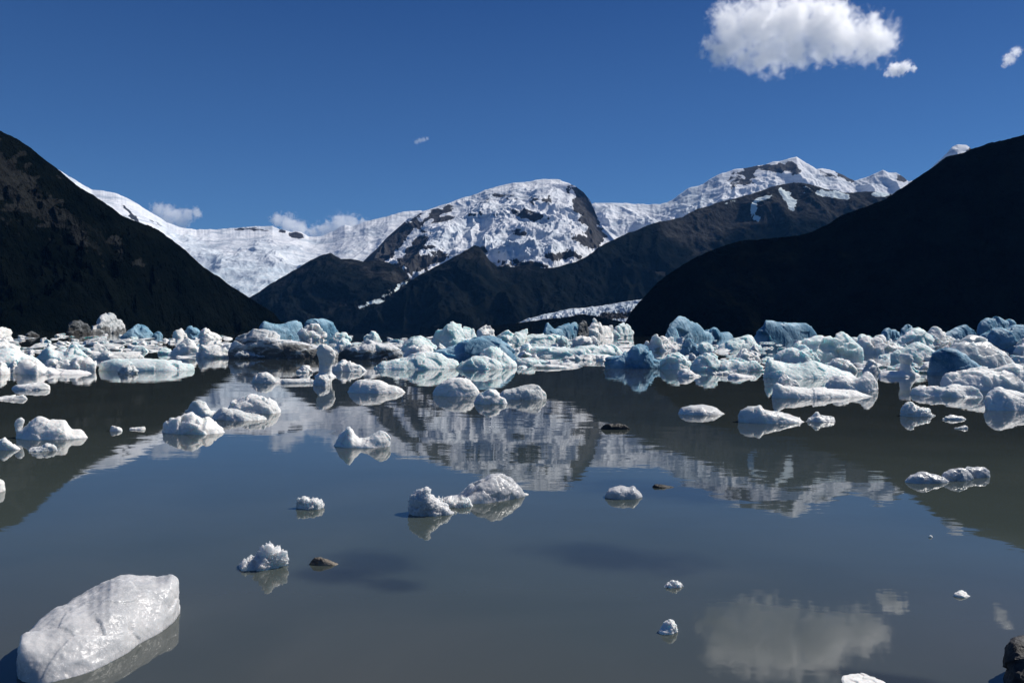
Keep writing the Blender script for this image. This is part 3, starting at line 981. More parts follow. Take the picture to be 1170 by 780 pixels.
berg('pointed white ice chunk at the left edge below the seahorse iceberg', 515,
     [(-14, 507), (-6, 504), (0, 502), (5, 499), (10, 504), (17, 509), (25, 513)], 'w', dr=0.5, amp=0.8)
berg('low flat strip of ice with a small bump beside the pointed edge chunk', 516,
     [(24, 514), (36, 512), (47, 510), (54, 507), (61, 509), (67, 514)], 'g', dr=0.35, name='ice_floe', cat='ice floe', amp=1.1)
berg('small lone ice lump between seahorse and crumpled icebergs', 493,
     [(123, 491), (127, 487), (133, 486.5), (137, 489), (142, 491)], 'w', dr=0.5, name='ice_chunk', cat='ice chunk')
berg('thin flat ice splinter next to a small lone lump', 491,
     [(144, 490), (151, 488.5), (160, 488), (166, 486.5), (171, 490)], 'w', dr=0.3, name='ice_scrap', cat='ice scrap')
berg('small square white ice block at the left edge, in the mountain reflection', 563,
     [(-24, 553), (-10, 549), (0, 548), (13, 548), (13, 553), (9, 560)], 'w', dr=0.5, a=0.5, name='ice_chunk', cat='ice chunk', amp=0.6)

# ------------------------------------------------------------------ ice on the left
berg('rounded white floe tapering to a point, in front of the left pack', 446,
     [(6, 446), (12, 441.5), (25, 439), (40, 438), (51, 438), (56, 441), (60, 444)], 'w', dr=0.5, a=0.6, name='ice_floe', cat='ice floe', amp=0.7)
berg('forked low white floe below the rounded pointed one', 457,
     [(-16, 455), (0, 454), (10, 453), (22, 451), (30, 450), (35, 453), (32, 457)], 'w', dr=0.5, a=0.6, name='ice_floe', cat='ice floe', amp=1.0)
berg('round shouldered grey blue iceberg with a long white shelf', 428,
     [(14, 425), (17, 418), (23, 411), (30, 409), (37, 410), (46, 416), (54, 421), (70, 423), (85, 423.5), (98, 425), (107, 427)], 'w', dr=0.4, a=0.65, amp=0.5, fine=0.7)
berg('little upright ice horn beside the round shouldered iceberg', 424,
     [(9, 418), (13, 412), (16, 408), (19, 414), (21, 420)], 'w', dr=0.7, name='ice_chunk', cat='ice chunk')
berg('white slope shaped chunk at the left edge beside the ice horn', 428,
     [(-16, 418), (-5, 414), (0, 412.5), (5, 415), (9, 421), (14, 426)], 'w', dr=0.6)
berg('row of fused round ice lumps above a white shelf', 424,
     [(51, 417), (56, 410), (62, 412), (66, 414), (70, 410), (76, 410), (82, 413), (88, 409.5), (95, 411), (101, 408), (106, 410), (111, 415), (113, 421)], 'w', dr=0.35, a=0.6, amp=1.0)
berg('long low smooth slab with a teal waterline and blunt end', 424,
     [(110, 417), (116, 411), (130, 410), (150, 411), (165, 410), (185, 411), (205, 413), (217, 415), (224, 418), (223, 422)], 't', dr=0.32, a=0.6, name='ice_floe', cat='ice floe', amp=0.5, fine=0.6)
berg('small dark hollowed lump in front of the long smooth slab', 427,
     [(136, 424), (141, 418), (148, 415.5), (154, 418), (158, 423)], 'g', dr=0.5, name='ice_chunk', cat='ice chunk', amp=1.3)
berg('broad teal grey floe sloping from the left edge', 416,
     [(-40, 402), (-15, 400), (0, 399), (8, 398), (20, 401), (33, 405), (42, 409), (49, 414)], 't', dr=0.5, a=0.8, sk=-0.1, amp=0.6)
berg('double peaked teal floe with a shallow saddle, in the left pack', 411,
     [(42, 407), (50, 399), (56, 396), (65, 402), (75, 403), (80, 396), (84, 394), (92, 399), (98, 405), (101, 410)], 't', dr=0.5, a=0.8, amp=0.7)
berg('flat topped grey floe behind the long smooth slab', 411,
     [(97, 409), (108, 406), (120, 401), (130, 404), (145, 404), (155, 403), (163, 407), (168, 410)], 'g', dr=0.4, a=0.6, name='ice_floe', cat='ice floe')
berg('white sloping ridge at the left edge above the teal grey floe', 402,
     [(-30, 392), (-8, 387), (3, 388), (12, 392), (20, 397), (26, 401)], 'w', dr=0.5)
berg('peaked pinkish white iceberg with a hollow at its foot', 406,
     [(192, 406), (198, 401), (205, 396), (211, 391), (216, 386), (221, 388), (226, 394), (230, 399), (230, 405)], 'w', dr=0.6, a=0.8, amp=1.1)
berg('curved grey iceberg with one raised corner, beside the peaked pinkish one', 409,
     [(223, 393), (226, 390), (232, 394), (240, 396), (250, 397), (258, 399), (268, 403), (278, 408)], 'g', dr=0.45, a=0.7, amp=0.8)
berg('white cap of ice resting behind the curved grey iceberg', 402,
     [(251, 399), (255, 394), (261, 391.5), (268, 393), (274, 396), (278, 400)], 'w', dr=0.6, name='ice_chunk', cat='ice chunk')
berg('knobby dirt specked strip of ice at the edge of the dark gap', 410,
     [(268, 408), (273, 402), (280, 400.5), (288, 403), (295, 404), (302, 407), (305, 409)], 'd', dr=0.4, amp=1.6, fine=1.5)
berg('small teal lump above the dirt specked strip', 401,
     [(275, 399), (279, 395), (284, 394), (288, 397), (290, 400)], 't', dr=0.7, name='ice_chunk', cat='ice chunk')
berg('brown and grey striped rocky iceberg against the dark shore', 381,
     [(103, 377), (108, 369), (112, 366), (116, 360), (121, 358), (127, 359.5), (132, 364), (138, 367), (143, 370), (144, 378)], 'd', dr=0.7, a=0.8, amp=1.2, fine=1.6)
berg('black debris covered berg next to the striped rocky iceberg', 382,
     [(76, 379), (79, 370), (85, 366), (91, 367), (97, 371), (102, 373), (107, 379)], 'k', dr=0.7, amp=1.3, fine=1.5)
berg('blue white mound with a bright crest near the dark left shore', 386,
     [(136, 384), (143, 381), (147, 377), (151, 374), (157, 371), (163, 371), (170, 373), (174, 377), (179, 383)], 'b', dr=0.7, a=0.9, amp=0.9)
berg('small dark blue block beside the blue white mound', 386,
     [(175, 384), (177, 380), (181, 378), (185, 381), (187, 385)], 'b', dr=0.8, name='ice_chunk', cat='ice chunk')
berg('deep blue flat topped block in the far left pack', 386,
     [(208, 383), (211, 376), (217, 373), (224, 374), (229, 379), (231, 384)], 'b', dr=0.8, a=0.6)
berg('pale far berg with a single blunt tooth, beside the deep blue block', 388,
     [(224, 385), (229, 379), (234, 376), (238, 375.5), (242, 380), (248, 382), (253, 386)], 'w', dr=0.7)
berg('small white block standing left of the pale toothed berg', 386,
     [(196, 384), (200, 378), (206, 375.5), (211, 378), (215, 384)], 'w', dr=0.8)
berg('dark speckled chunk in the grey strip of open water at far left', 384,
     [(28, 383.5), (32, 380), (36, 378.5), (41, 380.5), (45, 383.5)], 'k', dr=0.8, name='ice_chunk', cat='ice chunk')
berg('flat white floe alone in the far grey water strip', 389,
     [(1, 387.5), (6, 385), (12, 384.5), (18, 387)], 'w', dr=0.6, name='ice_floe', cat='ice floe')
berg('farthest flat white floe along the dark left shore', 380,
     [(-8, 377), (0, 374), (5, 374.5), (10, 375.5), (16, 379)], 'w', dr=0.6, name='ice_floe', cat='ice floe')

# ------------------------------------------------------------------ ice in the middle
berg('mushroom shaped white pillar with a flared top over a narrow neck', 431,
     [(359, 430), (363, 427), (370, 425), (378, 425.5), (384, 429.5)], 'w', dr=0.75, a=0.6, amp=0.4, fine=0.5,
     pil=[([(393, 363, 374), (396, 358, 379), (400, 360, 383), (406, 362.5, 385), (411, 364.5, 383.5), (417, 365.5, 380), (424, 364.5, 379), (431, 362, 382)], 0.0, 0.75)])
berg('angular faceted lump of ice right in front of the mushroom pillar', 441,
     [(356, 438), (359, 432), (364, 428.5), (370, 429), (375, 431), (379, 434), (382, 439)], 'g', dr=0.7, a=0.6, amp=0.9, name='ice_chunk', cat='ice chunk')
berg('low white wing shaped floe beside the mushroom pillar', 424.5,
     [(374, 425), (378, 418), (384, 415), (392, 412), (400, 413), (408, 416), (414, 418), (420, 422), (419, 426)], 'w', dr=0.4, a=0.65, name='ice_floe', cat='ice floe', amp=0.7)
berg('small white crumb just left of the mushroom neck', 426,
     [(338, 424), (342, 419), (348, 417), (354, 419), (357, 424)], 'w', dr=0.6, name='ice_chunk', cat='ice chunk')
berg('square shouldered pale iceberg with a long thin arm reaching to the mushroom', 438,
     [(280, 437), (283, 432), (290, 427), (297, 426), (304, 425.5), (310, 428), (315, 433), (322, 433.5), (335, 433), (348, 432.5), (358, 433), (361, 436)], 'g', dr=0.3, a=0.6, amp=0.6)
berg('long dirty white berg with a black underside and crumbly top', 410,
     [(262, 400), (265, 392), (272, 385), (280, 381), (290, 376.5), (300, 378), (312, 381), (320, 386), (332, 389), (345, 391), (355, 393), (366, 396), (386, 399), (389, 406)], 'd', dr=0.4, a=0.55, amp=0.8, fine=1.2)
berg('dirty banded berg with slanted white ridges, beside the long dirty one', 411,
     [(383, 406), (388, 398), (400, 396), (410, 395), (416, 391), (424, 389), (433, 391), (442, 393), (452, 397), (460, 402), (464, 408)], 'd', dr=0.4, a=0.6, amp=1.2)
berg('low blue ramp shaped berg leading up to the big blue block', 386,
     [(292, 381), (296, 371), (301, 367.5), (310, 370), (324, 370), (330, 368), (337, 367), (346, 367), (350, 372), (351, 381)], 'b', dr=0.6, a=0.6, amp=0.6)
berg('tall bright blue block with a steep side and flat crest', 387,
     [(346, 378), (350, 367), (354, 365), (361, 364), (367, 363.5), (374, 365), (380, 366), (383, 369), (386, 370), (388, 376), (390, 383)], 'b', dr=0.7, a=0.5, b=0.6, amp=0.6)
berg('crumbly white heap of ice in front of the tall bright blue block', 389,
     [(343, 386), (346, 378), (352, 374), (358, 373), (364, 374), (369, 378), (374, 385)], 'w', dr=0.7, amp=1.8, fine=1.8)
berg('broken pale blue chunk at the foot of the tall blue block', 393,
     [(376, 390), (380, 384), (386, 380), (392, 378), (398, 383), (405, 389)], 't', dr=0.7, amp=1.2)
berg('rounded grey teal boulder of ice in the far middle pack', 390,
     [(416, 388), (419, 381), (425, 378), (430, 378), (434, 382), (437, 387)], 't', dr=0.8)
berg('small teal wedge between the blue block and dirty banded berg', 398,
     [(381, 396), (386, 390), (392, 387), (398, 389), (406, 395)], 't', dr=0.7, amp=1.1)
berg('pale teal translucent iceberg with a ragged end and smooth slope', 422,
     [(416, 420), (424, 415), (434, 411), (442, 412.5), (452, 411), (464, 409), (472, 405), (480, 402.5), (490, 402), (501, 402), (506, 406), (512, 410), (519, 410.5), (524, 412), (527, 418)], 't', dr=0.35, a=0.8, amp=0.6)
berg('white domed floe with a snow cover like surface, in front of the teal iceberg', 453,
     [(491, 449), (494, 444), (498, 440), (506, 435), (515, 432), (525, 431), (535, 433.5), (541, 438), (546, 444), (549, 450)], 'w', dr=0.5, a=0.7, name='ice_floe', cat='ice floe', amp=0.45)
berg('small spiky white berg like a castle, at the tip of the domed floe', 462,
     [(536, 458), (545, 452), (552, 449), (556, 445), (560, 442.5), (566, 446), (569, 452), (575, 456), (580, 460)], 'w', dr=0.5, a=0.8, amp=1.1)
berg('smooth grey slab with an undercut notch, beside the spiky white berg', 456.5,
     [(566, 456), (569, 448), (578, 445), (590, 443.5), (600, 441), (612, 438.5), (619, 440), (622, 445), (626, 449), (625, 454)], 'g', dr=0.4, a=0.5, name='ice_floe', cat='ice floe', amp=0.6)
berg('great round iceberg with a dark blue face under a broad white band', 416,
     [(490, 408), (496, 401), (505, 398), (517, 396), (528, 391), (540, 386), (550, 384), (560, 385), (572, 388), (580, 393), (586, 400), (590, 408), (592, 413)], 'b', dr=0.6, a=0.7, amp=0.5, fine=0.6)
berg('teal arch backed berg in front of the great round iceberg', 420,
     [(544, 413), (548, 405), (553, 399), (560, 394), (567, 395), (575, 400), (582, 407), (588, 413), (590, 417)], 't', dr=0.6, a=0.8, amp=0.5)
berg('leaf shaped pale teal berg with a pinkish white crest', 422,
     [(520, 419), (524, 415), (532, 411), (540, 406), (548, 407), (556, 407), (563, 409), (569, 413), (576, 418)], 't', dr=0.5, a=0.8, amp=0.7)
berg('hunched white topped berg with a glassy teal front and rocky crest', 398,
     [(490, 394), (494, 385), (499, 379), (506, 376), (513, 370), (518, 368), (524, 372), (530, 374), (538, 376), (544, 382), (548, 389)], 't', dr=0.7, a=0.75, amp=1.0)
berg('knob of ice tilted like a thumb beyond the hunched berg', 391,
     [(543, 384), (547, 378), (552, 373), (557, 369), (562, 367.5), (565, 373), (564, 382)], 'w', dr=0.7, a=0.6)
berg('low triangular teal berg in front of the hunched one', 400,
     [(455, 398), (464, 390), (472, 385), (480, 384), (488, 388), (495, 393), (502, 398)], 't', dr=0.6, a=0.8, amp=0.7)
berg('flat white snow like floe below the triangular teal berg', 407,
     [(460, 405), (466, 398), (476, 395), (486, 395), (494, 398), (501, 404)], 'w', dr=0.5, a=0.6, name='ice_floe', cat='ice floe')
berg('angular teal roof shaped berg beyond the great round iceberg', 395,
     [(563, 391), (567, 384), (573, 381), (580, 376), (584, 379), (592, 379), (600, 377), (605, 377), (607, 386)], 't', dr=0.7, a=0.7)
berg('flat roofed berg with a dark teal front, in the far middle', 395,
     [(590, 392), (594, 387), (600, 384), (612, 383), (625, 382), (632, 380), (640, 382), (648, 385), (651, 391)], 't', dr=0.5, a=0.45, b=0.6)
berg('far blue berg with a sharp upright fin and a white low end', 386,
     [(616, 381), (619, 371), (624, 368.5), (629, 371), (634, 375), (641, 373.5), (649, 370), (656, 366.5), (661, 365.5), (664, 374), (668, 382)], 'b', dr=0.6, a=0.8, amp=0.8)
berg('dark brown debris block between blue fin berg and pinkish white berg', 386,
     [(660, 380), (662, 370), (666, 366), (670, 368), (673, 378)], 'k', dr=0.8, a=0.5)
berg('pinkish white berg with slanting facets, at the end of the moraine', 386,
     [(670, 381), (672, 371), (675, 366.5), (680, 366), (686, 369), (693, 371), (699, 374), (704, 381)], 'w', dr=0.7, a=0.7)
berg('pale bluish faceted berg next to the pinkish white one', 386,
     [(699, 382), (704, 375), (708, 370), (714, 368), (719, 370), (723, 375), (726, 382)], 't', dr=0.7, a=0.6, amp=1.1)
berg('cyan broken cube of ice in the rubble beyond the long flat floe', 395,
     [(635, 392), (638, 386), (643, 383.5), (648, 386), (650, 392)], 't', dr=0.8, a=0.5, amp=1.2)
berg('pile like white cyan lump beside the cyan broken cube', 396,
     [(648, 392), (652, 387), (659, 385), (667, 387), (675, 386), (683, 389), (689, 394)], 'w', dr=0.5, amp=1.8, fine=1.8)
berg('very long flat floe with a bumpy white top and teal edge', 406.5,
     [(582, 403), (588, 394), (596, 392.5), (610, 395), (625, 396), (640, 397), (655, 396), (670, 396), (685, 395), (700, 394.5), (710, 396), (718, 401)], 't', dr=0.28, a=0.45, b=0.6, name='ice_floe', cat='ice floe', amp=0.7)
berg('small pale pointed floe below the left end of the very long floe', 418,
     [(584, 414), (590, 410.5), (598, 408.5), (607, 409), (615, 412), (620, 415)], 't', dr=0.5, name='ice_floe', cat='ice floe')
berg('low white crumbling rim along the front of the very long floe', 411.5,
     [(636, 414), (645, 409), (655, 406.5), (665, 407), (675, 406), (686, 408), (694, 413)], 'g', dr=0.3, name='ice_floe', cat='ice floe', amp=1.4)

# ------------------------------------------------------------------ ice on the right
berg('humped berg with three dark blue rounded faces and white shoulders', 421,
     [(690, 414), (695, 409), (703, 408), (711, 406), (718, 401), (724, 396), (731, 394), (737, 396), (742, 401), (746, 409), (752, 411), (757, 409), (762, 407.5), (768, 410), (773, 414), (778, 419)], 'b', dr=0.45, a=0.7, amp=0.9)
berg('far blue berg with a double crest sinking into a long low tail', 387,
     [(760, 381), (764, 372), (768, 365), (775, 361), (782, 364), (788, 369), (794, 369), (800, 374), (805, 378), (811, 378), (816, 375), (822, 379), (834, 380), (842, 381), (845, 385)], 'b', dr=0.5, a=0.8, amp=0.7)
berg('big plain blue trapezoid berg with a level top against the black mountain', 391,
     [(858, 386), (863, 380), (868, 376), (872, 373), (875, 366), (882, 366), (895, 368), (908, 369), (921, 369), (926, 372), (931, 378), (938, 386)], 'b', dr=0.5, a=0.5, b=0.6, amp=0.35, fine=0.5)
berg('tent shaped teal berg in front of the blue trapezoid berg', 399,
     [(820, 395), (826, 392), (834, 389), (843, 386), (852, 383), (860, 382), (866, 387), (872, 392), (876, 397)], 't', dr=0.6, a=0.9, amp=0.6)
berg('tilted angular blue slab standing in the right rubble', 406,
     [(776, 402), (779, 394), (784, 388), (789, 387), (794, 392), (799, 398), (803, 404)], 'b', dr=0.6, a=0.6, amp=0.9)
berg('glowing cyan block next to the tilted blue slab', 406,
     [(795, 402), (797, 394), (803, 391), (810, 391), (815, 395), (817, 403)], 't', dr=0.7, a=0.5)
berg('white rubble mound beyond the three faced blue berg', 401,
     [(735, 397), (739, 389), (746, 386), (754, 386), (762, 388), (771, 390), (779, 396)], 'w', dr=0.5, amp=1.8, fine=1.6)
berg('slanted teal berg leaning on the white rubble mound', 422,
     [(753, 413), (759, 405), (767, 402), (775, 402), (781, 406), (788, 412), (794, 419)], 't', dr=0.55, a=0.8)
berg('dome shaped dark teal berg with a white foot', 424,
     [(788, 418), (793, 410), (798, 405), (806, 404), (815, 405), (822, 409), (828, 416)], 't', dr=0.6, a=0.8)
berg('long pale teal berg with a wavy back, at the front of the right rubble', 424,
     [(806, 420), (813, 414), (822, 411), (832, 411), (842, 410), (852, 411), (860, 413), (867, 414), (872, 420)], 't', dr=0.4, a=0.75, amp=0.9)
berg('white twin peaks behind the long wavy backed berg', 413,
     [(836, 409), (842, 402), (848, 398.5), (855, 402), (861, 404), (867, 408), (870, 412)], 'w', dr=0.6, amp=1.1)
berg('pale cone shaped chunk floating at the edge of the open water', 430.5,
     [(774, 427), (777, 422), (783, 421), (789, 423), (796, 427), (802, 430)], 'w', dr=0.6, a=0.8, name='ice_chunk', cat='ice chunk', amp=0.7)
berg('thin low raft of ice beside the pale cone shaped chunk', 428,
     [(808, 426), (815, 424.5), (828, 424), (838, 425), (844, 427)], 'g', dr=0.3, name='ice_floe', cat='ice floe')
berg('pale two humped chunk floating under the long wavy backed berg', 432,
     [(826, 432), (832, 428), (840, 426), (848, 428), (856, 429), (864, 428), (867, 432)], 'w', dr=0.4, name='ice_chunk', cat='ice chunk', amp=0.7)
berg('wavy white ridge rising and falling over a pale teal wall', 432.5,
     [(862, 424), (868, 414), (873, 404), (877, 407), (882, 411), (890, 413), (898, 416), (906, 417), (915, 416), (925, 412), (934, 413), (943, 417), (953, 420), (963, 423), (980, 427), (994, 430)], 't', dr=0.35, a=0.75, amp=0.5, fine=0.7)
berg('teal slanting berg behind the wavy white ridge', 417,
     [(884, 408), (890, 402), (897, 399), (906, 398), (914, 399), (922, 397), (930, 396), (935, 403), (939, 411)], 't', dr=0.5, a=0.75)
berg('wide berg with a level white top and deep teal hollow', 416,
     [(898, 396), (904, 390), (912, 387), (925, 386), (940, 386), (950, 384), (960, 381), (967, 380), (972, 385), (977, 391), (984, 398), (987, 408)], 't', dr=0.45, a=0.55, amp=0.9)
berg('low teal wedge at the foot of the wide hollow berg', 407,
     [(948, 404), (955, 399), (963, 396), (971, 398), (978, 403)], 't', dr=0.6)
berg('white sloping block between the wide hollow berg and a grey stump', 425,
     [(945, 417), (950, 411), (957, 408.5), (965, 411), (973, 415), (983, 422)], 'w', dr=0.6)
berg('grey stump of ice standing upright in the right pack', 426,
     [(984, 424), (989, 418), (992, 411), (998, 410), (1001, 414), (1004, 421), (1008, 425)], 'g', dr=0.7, a=0.6, amp=0.6)
berg('hourglass ice pillar rising from a flat white floe', 431,
     [(998, 429), (1004, 425), (1015, 424), (1028, 424), (1040, 424), (1050, 427), (1057, 430)], 'w', dr=0.4, a=0.45, name='ice_floe', amp=0.45,
     pil=[([(404, 1029, 1041), (407, 1027.5, 1042.5), (411, 1028, 1042), (416, 1030, 1040.5), (421, 1029.5, 1041), (427, 1027, 1045)], 0.0, 1.0)])
berg('white iceberg curling up into a pale violet stub at one end', 447,
     [(943, 436), (947, 430), (956, 428), (964, 429), (974, 433), (983, 431), (989, 426), (994, 423.5), (999, 424), (1002, 430), (1004, 441)], 'w', dr=0.4, a=0.6, amp=0.6)
berg('crumbled white corner piece behind the long front wedge', 443,
     [(886, 438), (889, 429), (894, 425), (900, 430), (908, 434), (918, 439)], 'w', dr=0.5, amp=1.3)
berg('long white front wedge tapering to a low point, frosted surface', (456, 453.5),
     [(870, 452), (872, 441), (878, 437), (886, 439), (898, 441), (912, 442), (926, 443.5), (940, 443), (956, 445), (975, 447), (990, 450), (1002, 453), (1011, 456)], 'w', dr=0.25, a=0.6, amp=0.5, fine=0.9)
berg('large blocky blue grey boulder half of a split pair, steep dark side', 429,
     [(1060, 425), (1061.5, 410), (1065, 403), (1072, 399.5), (1083, 398), (1092, 399), (1101, 404), (1111, 411), (1124, 420)], 'b', dr=0.5, a=0.45, b=0.6, amp=0.3, fine=0.5, cuts=2, fr=0.6)
berg('largest smooth grey boulder iceberg with a rounded lit back', 425,
     [(1080, 408), (1084, 398), (1090, 391), (1100, 386), (1108, 384), (1118, 386), (1130, 390), (1140, 396), (1150, 403), (1158, 410), (1164, 418)], 'g', dr=0.6, a=0.6, amp=0.4, fine=0.5)
berg('long snowy sloping iceberg with pitted bluish face at the right edge', 447,
     [(1050, 442), (1060, 436), (1070, 431), (1080, 427), (1092, 424), (1110, 421), (1125, 420), (1140, 420), (1150, 418), (1160, 416), (1174, 420), (1195, 427), (1215, 437)], 'w', dr=0.3, a=0.7, amp=0.7)
berg('long ridged floe lying in front of the snowy sloping iceberg', (451, 456),
     [(1025, 450), (1028, 443), (1038, 441.5), (1050, 443), (1062, 443), (1075, 442), (1088, 440), (1100, 442.5), (1114, 443), (1123, 448), (1128, 456)], 'w', dr=0.3, a=0.55, name='ice_floe', cat='ice floe', amp=1.0)
berg('ridged pale iceberg cut by the right edge, frontmost of the right pack', 469,
     [(1116, 463), (1122, 455), (1128, 449), (1135, 442.5), (1143, 443.5), (1152, 446), (1165, 449), (1180, 453), (1200, 462)], 'w', dr=0.4, a=0.65, amp=0.9)
berg('cap shaped dark blue berg with a white crust, highest at the right edge', 394,
     [(1113, 383), (1116, 373), (1121, 367), (1130, 363), (1140, 362.5), (1150, 365), (1158, 366), (1162, 372), (1166, 382)], 'b', dr=0.6, a=0.65, amp=0.6)
berg('bright blue sloping berg in front of the cap shaped one', 402,
     [(1110, 388), (1116, 379), (1125, 377), (1138, 376), (1150, 374), (1160, 370), (1172, 371), (1190, 376), (1205, 388)], 'b', dr=0.5, a=0.7, amp=0.5)
berg('blue rounded berg behind the split boulder pair', 392,
     [(1074, 384), (1080, 379), (1087, 376), (1095, 373), (1103, 372), (1110, 375.5), (1117, 381), (1119, 387)], 'b', dr=0.6, amp=0.7)
berg('small deep blue peak poking above the right pack', 390,
     [(1027, 384), (1031, 375), (1036, 371), (1041, 372), (1045, 378), (1048, 385)], 'b', dr=0.8, amp=0.9)
berg('pyramid shaped pale blue berg in front of the deep blue peak', 399,
     [(1022, 392), (1030, 384), (1037, 379), (1043, 375), (1049, 372.5), (1055, 375), (1060, 381), (1066, 389), (1073, 396)], 't', dr=0.7, a=0.9, amp=0.8)
berg('dark blue ridge with two white lines, left of the deep blue peak', 390,
     [(1003, 388), (1007, 380), (1013, 375.5), (1019, 376), (1025, 379), (1031, 386)], 'b', dr=0.7, amp=1.0)
berg('white cliff rubble between pyramid and rounded blue bergs', 397,
     [(1055, 391), (1060, 381), (1068, 378), (1076, 380), (1084, 384), (1092, 391)], 'w', dr=0.6, amp=1.7, fine=1.6)
berg('white ramp with a teal underside behind the hourglass pillar', 414,
     [(1018, 404), (1026, 400), (1034, 397), (1044, 393), (1052, 391), (1060, 394), (1067, 399), (1072, 408)], 't', dr=0.5, a=0.6, amp=0.6)
berg('small teal bump in the right rubble below the dark blue ridge', 402,
     [(1012, 400), (1016, 393), (1022, 390.5), (1028, 394), (1033, 400)], 't', dr=0.7)
berg('small white knob at the right edge above the snowy slope', 404,
     [(1158, 401), (1162, 392), (1168, 387), (1176, 386), (1184, 396)], 'w', dr=0.8)
berg('low white rubble berg filling the gap right of the wide hollow berg', 404,
     [(976, 398), (983, 390), (990, 386), (998, 388), (1006, 386), (1014, 389), (1022, 394), (1030, 399)], 'w', dr=0.5, amp=1.3)
berg('small pale teal slope behind the low rubble berg in the gap', 393,
     [(970, 388), (977, 385), (984, 382.5), (992, 384), (1000, 385), (1008, 388)], 't', dr=0.6)
berg('teal shoulder of ice between the blue trapezoid and the wide hollow berg', 400,
     [(934, 394), (942, 390), (950, 388), (958, 390), (968, 394)], 't', dr=0.6)
finish_bergs()

# ------------------------------------------------------------------ stones
PENDING.clear()
berg('small tan stone with one dark end breaking the water surface', 646.5,
     [(352, 644.5), (355, 639), (359, 636.5), (364, 636.5), (372, 638.5), (380, 641.5), (387, 645)], STONE_TAN, dr=0.45, name='stone', cat='stone', amp=0.5)
berg('dark wet flat stone in the dome reflection', 491,
     [(684, 489), (689, 485), (698, 484.5), (707, 484), (716, 484.5), (722, 488.5)], STONE, dr=0.4, name='stone', cat='stone', amp=0.9)
berg('thin dark stone ridge awash near the flat clear ice slab', 557.5,
     [(740, 556), (748, 553.5), (757, 553.5), (764, 555), (771, 557)], STONE, dr=0.4, name='stone', cat='stone', amp=1.0)
berg('big black rock with a grey lit top at the lower right corner', (800, 775),
     [(1139, 776), (1142, 760), (1147, 743), (1151, 737), (1158, 734), (1170, 733), (1190, 731), (1215, 736), (1240, 752), (1250, 775)], STONE_BLACK, dr=0.7, a=0.45, b=0.6, name='rock', cat='rock', amp=0.5, vox=0.004)
finish_bergs()

# ------------------------------------------------------------------ small drifting pieces that fill the pack
import bmesh


def shard(name, seed, flat, long_):
    """Angular broken piece: the hull of scattered points, refined and roughened. Unit half-width, waterline at z = 0."""
    rs = np.random.RandomState(seed)
    P = rs.normal(size=(18, 3))
    P /= np.linalg.norm(P, axis=1)[:, None]
    P *= rs.uniform(0.75, 1.05, (18, 1))
    P[:, 1] *= long_
    P[:, 2] = np.where(P[:, 2] > 0, P[:, 2] * flat * (1 + 0.5 * P[:, 0] * rs.uniform(-1, 1)), P[:, 2] * 0.4)
    bm = bmesh.new()
    for q in P:
        bm.verts.new(q)
    bmesh.ops.convex_hull(bm, input=bm.verts[:])
    bmesh.ops.delete(bm, geom=[v for v in bm.verts if not v.link_faces], context='VERTS')
    bmesh.ops.triangulate(bm, faces=bm.faces[:])
    bmesh.ops.subdivide_edges(bm, edges=bm.edges[:], cuts=5, use_grid_fill=True)
    bmesh.ops.recalc_face_normals(bm, faces=bm.faces[:])
    me = bpy.data.meshes.new(name)
    bm.to_mesh(me)
    bm.free()
    n = len(me.vertices)
    V = np.empty(n * 3, dtype=np.float32)
    me.vertices.foreach_get('co', V)
    V = V.reshape(-1, 3).astype(float)
    d = 0.10 * fbm(V * 1.6 + seed, 3) - 0.16 * np.abs(fbm(V * 2.2 + seed * 1.7, 2)) + 0.05 * fbm(V * 6 + seed, 3)
    N = np.empty(n * 3, dtype=np.float32)
    me.vertex_normals.foreach_get('vector', N)
    V = V + N.reshape(-1, 3) * d[:, None]
    me.vertices.foreach_set('co', V.astype(np.float32).ravel())
    me.polygons.foreach_set('use_smooth', np.ones(len(me.polygons), dtype=bool))
    me.set_sharp_from_angle(angle=R(32))
    me.update()
    return me


CH = [shard('ice_bit', 100 + q, (0.35, 0.6, 0.9)[q % 3], 0.75) for q in range(10)]
SL = [shard('ice_plate', 300 + q, (0.22, 0.30, 0.4)[q % 3], 0.6) for q in range(9)]

CHM = {}


def bits(n, x0, x1, y0, y1, wmin, wmax, label, group, seed, mats='wwtgb', name='ice_bit', cat='ice bit', lib=None):
    lib = lib or CH
    rs = random.Random(seed)
    for i in range(n):
        px = rs.uniform(x0, x1)
        t = rs.random()
        yl = y0(px) if callable(y0) else y0
        yh = y1(px) if callable(y1) else y1
        py = yl + (yh - yl) * t
        dd = ground_depth(px, py)
        w = rs.uniform(wmin, wmax) * (0.7 + 0.6 * t) / FPX * dd / 2
        mk = rs.choice(mats)
        k = rs.randrange(len(lib))
        if (name, k, mk) not in CHM:
            m = lib[k].copy()
            m.materials.append(ICE[mk])
            CHM[(name, k, mk)] = m
        o = bpy.data.objects.new(name, CHM[(name, k, mk)])
        g = at_depth(px, py, dd)
        o.location = (g.x, dd + w * 0.7, 0)
        o.rotation_euler = (rs.uniform(-.15, .15), rs.uniform(-.15, .15), rs.uniform(0, 6.28))
        o.scale = (w, w * rs.uniform(.7, 1.1), w * rs.choice((0.3, 0.4, 0.5, 0.65, 0.8, 1.0)))
        o['grain'] = 1.2
        tag(o, label, cat, group)
        col.objects.link(o)


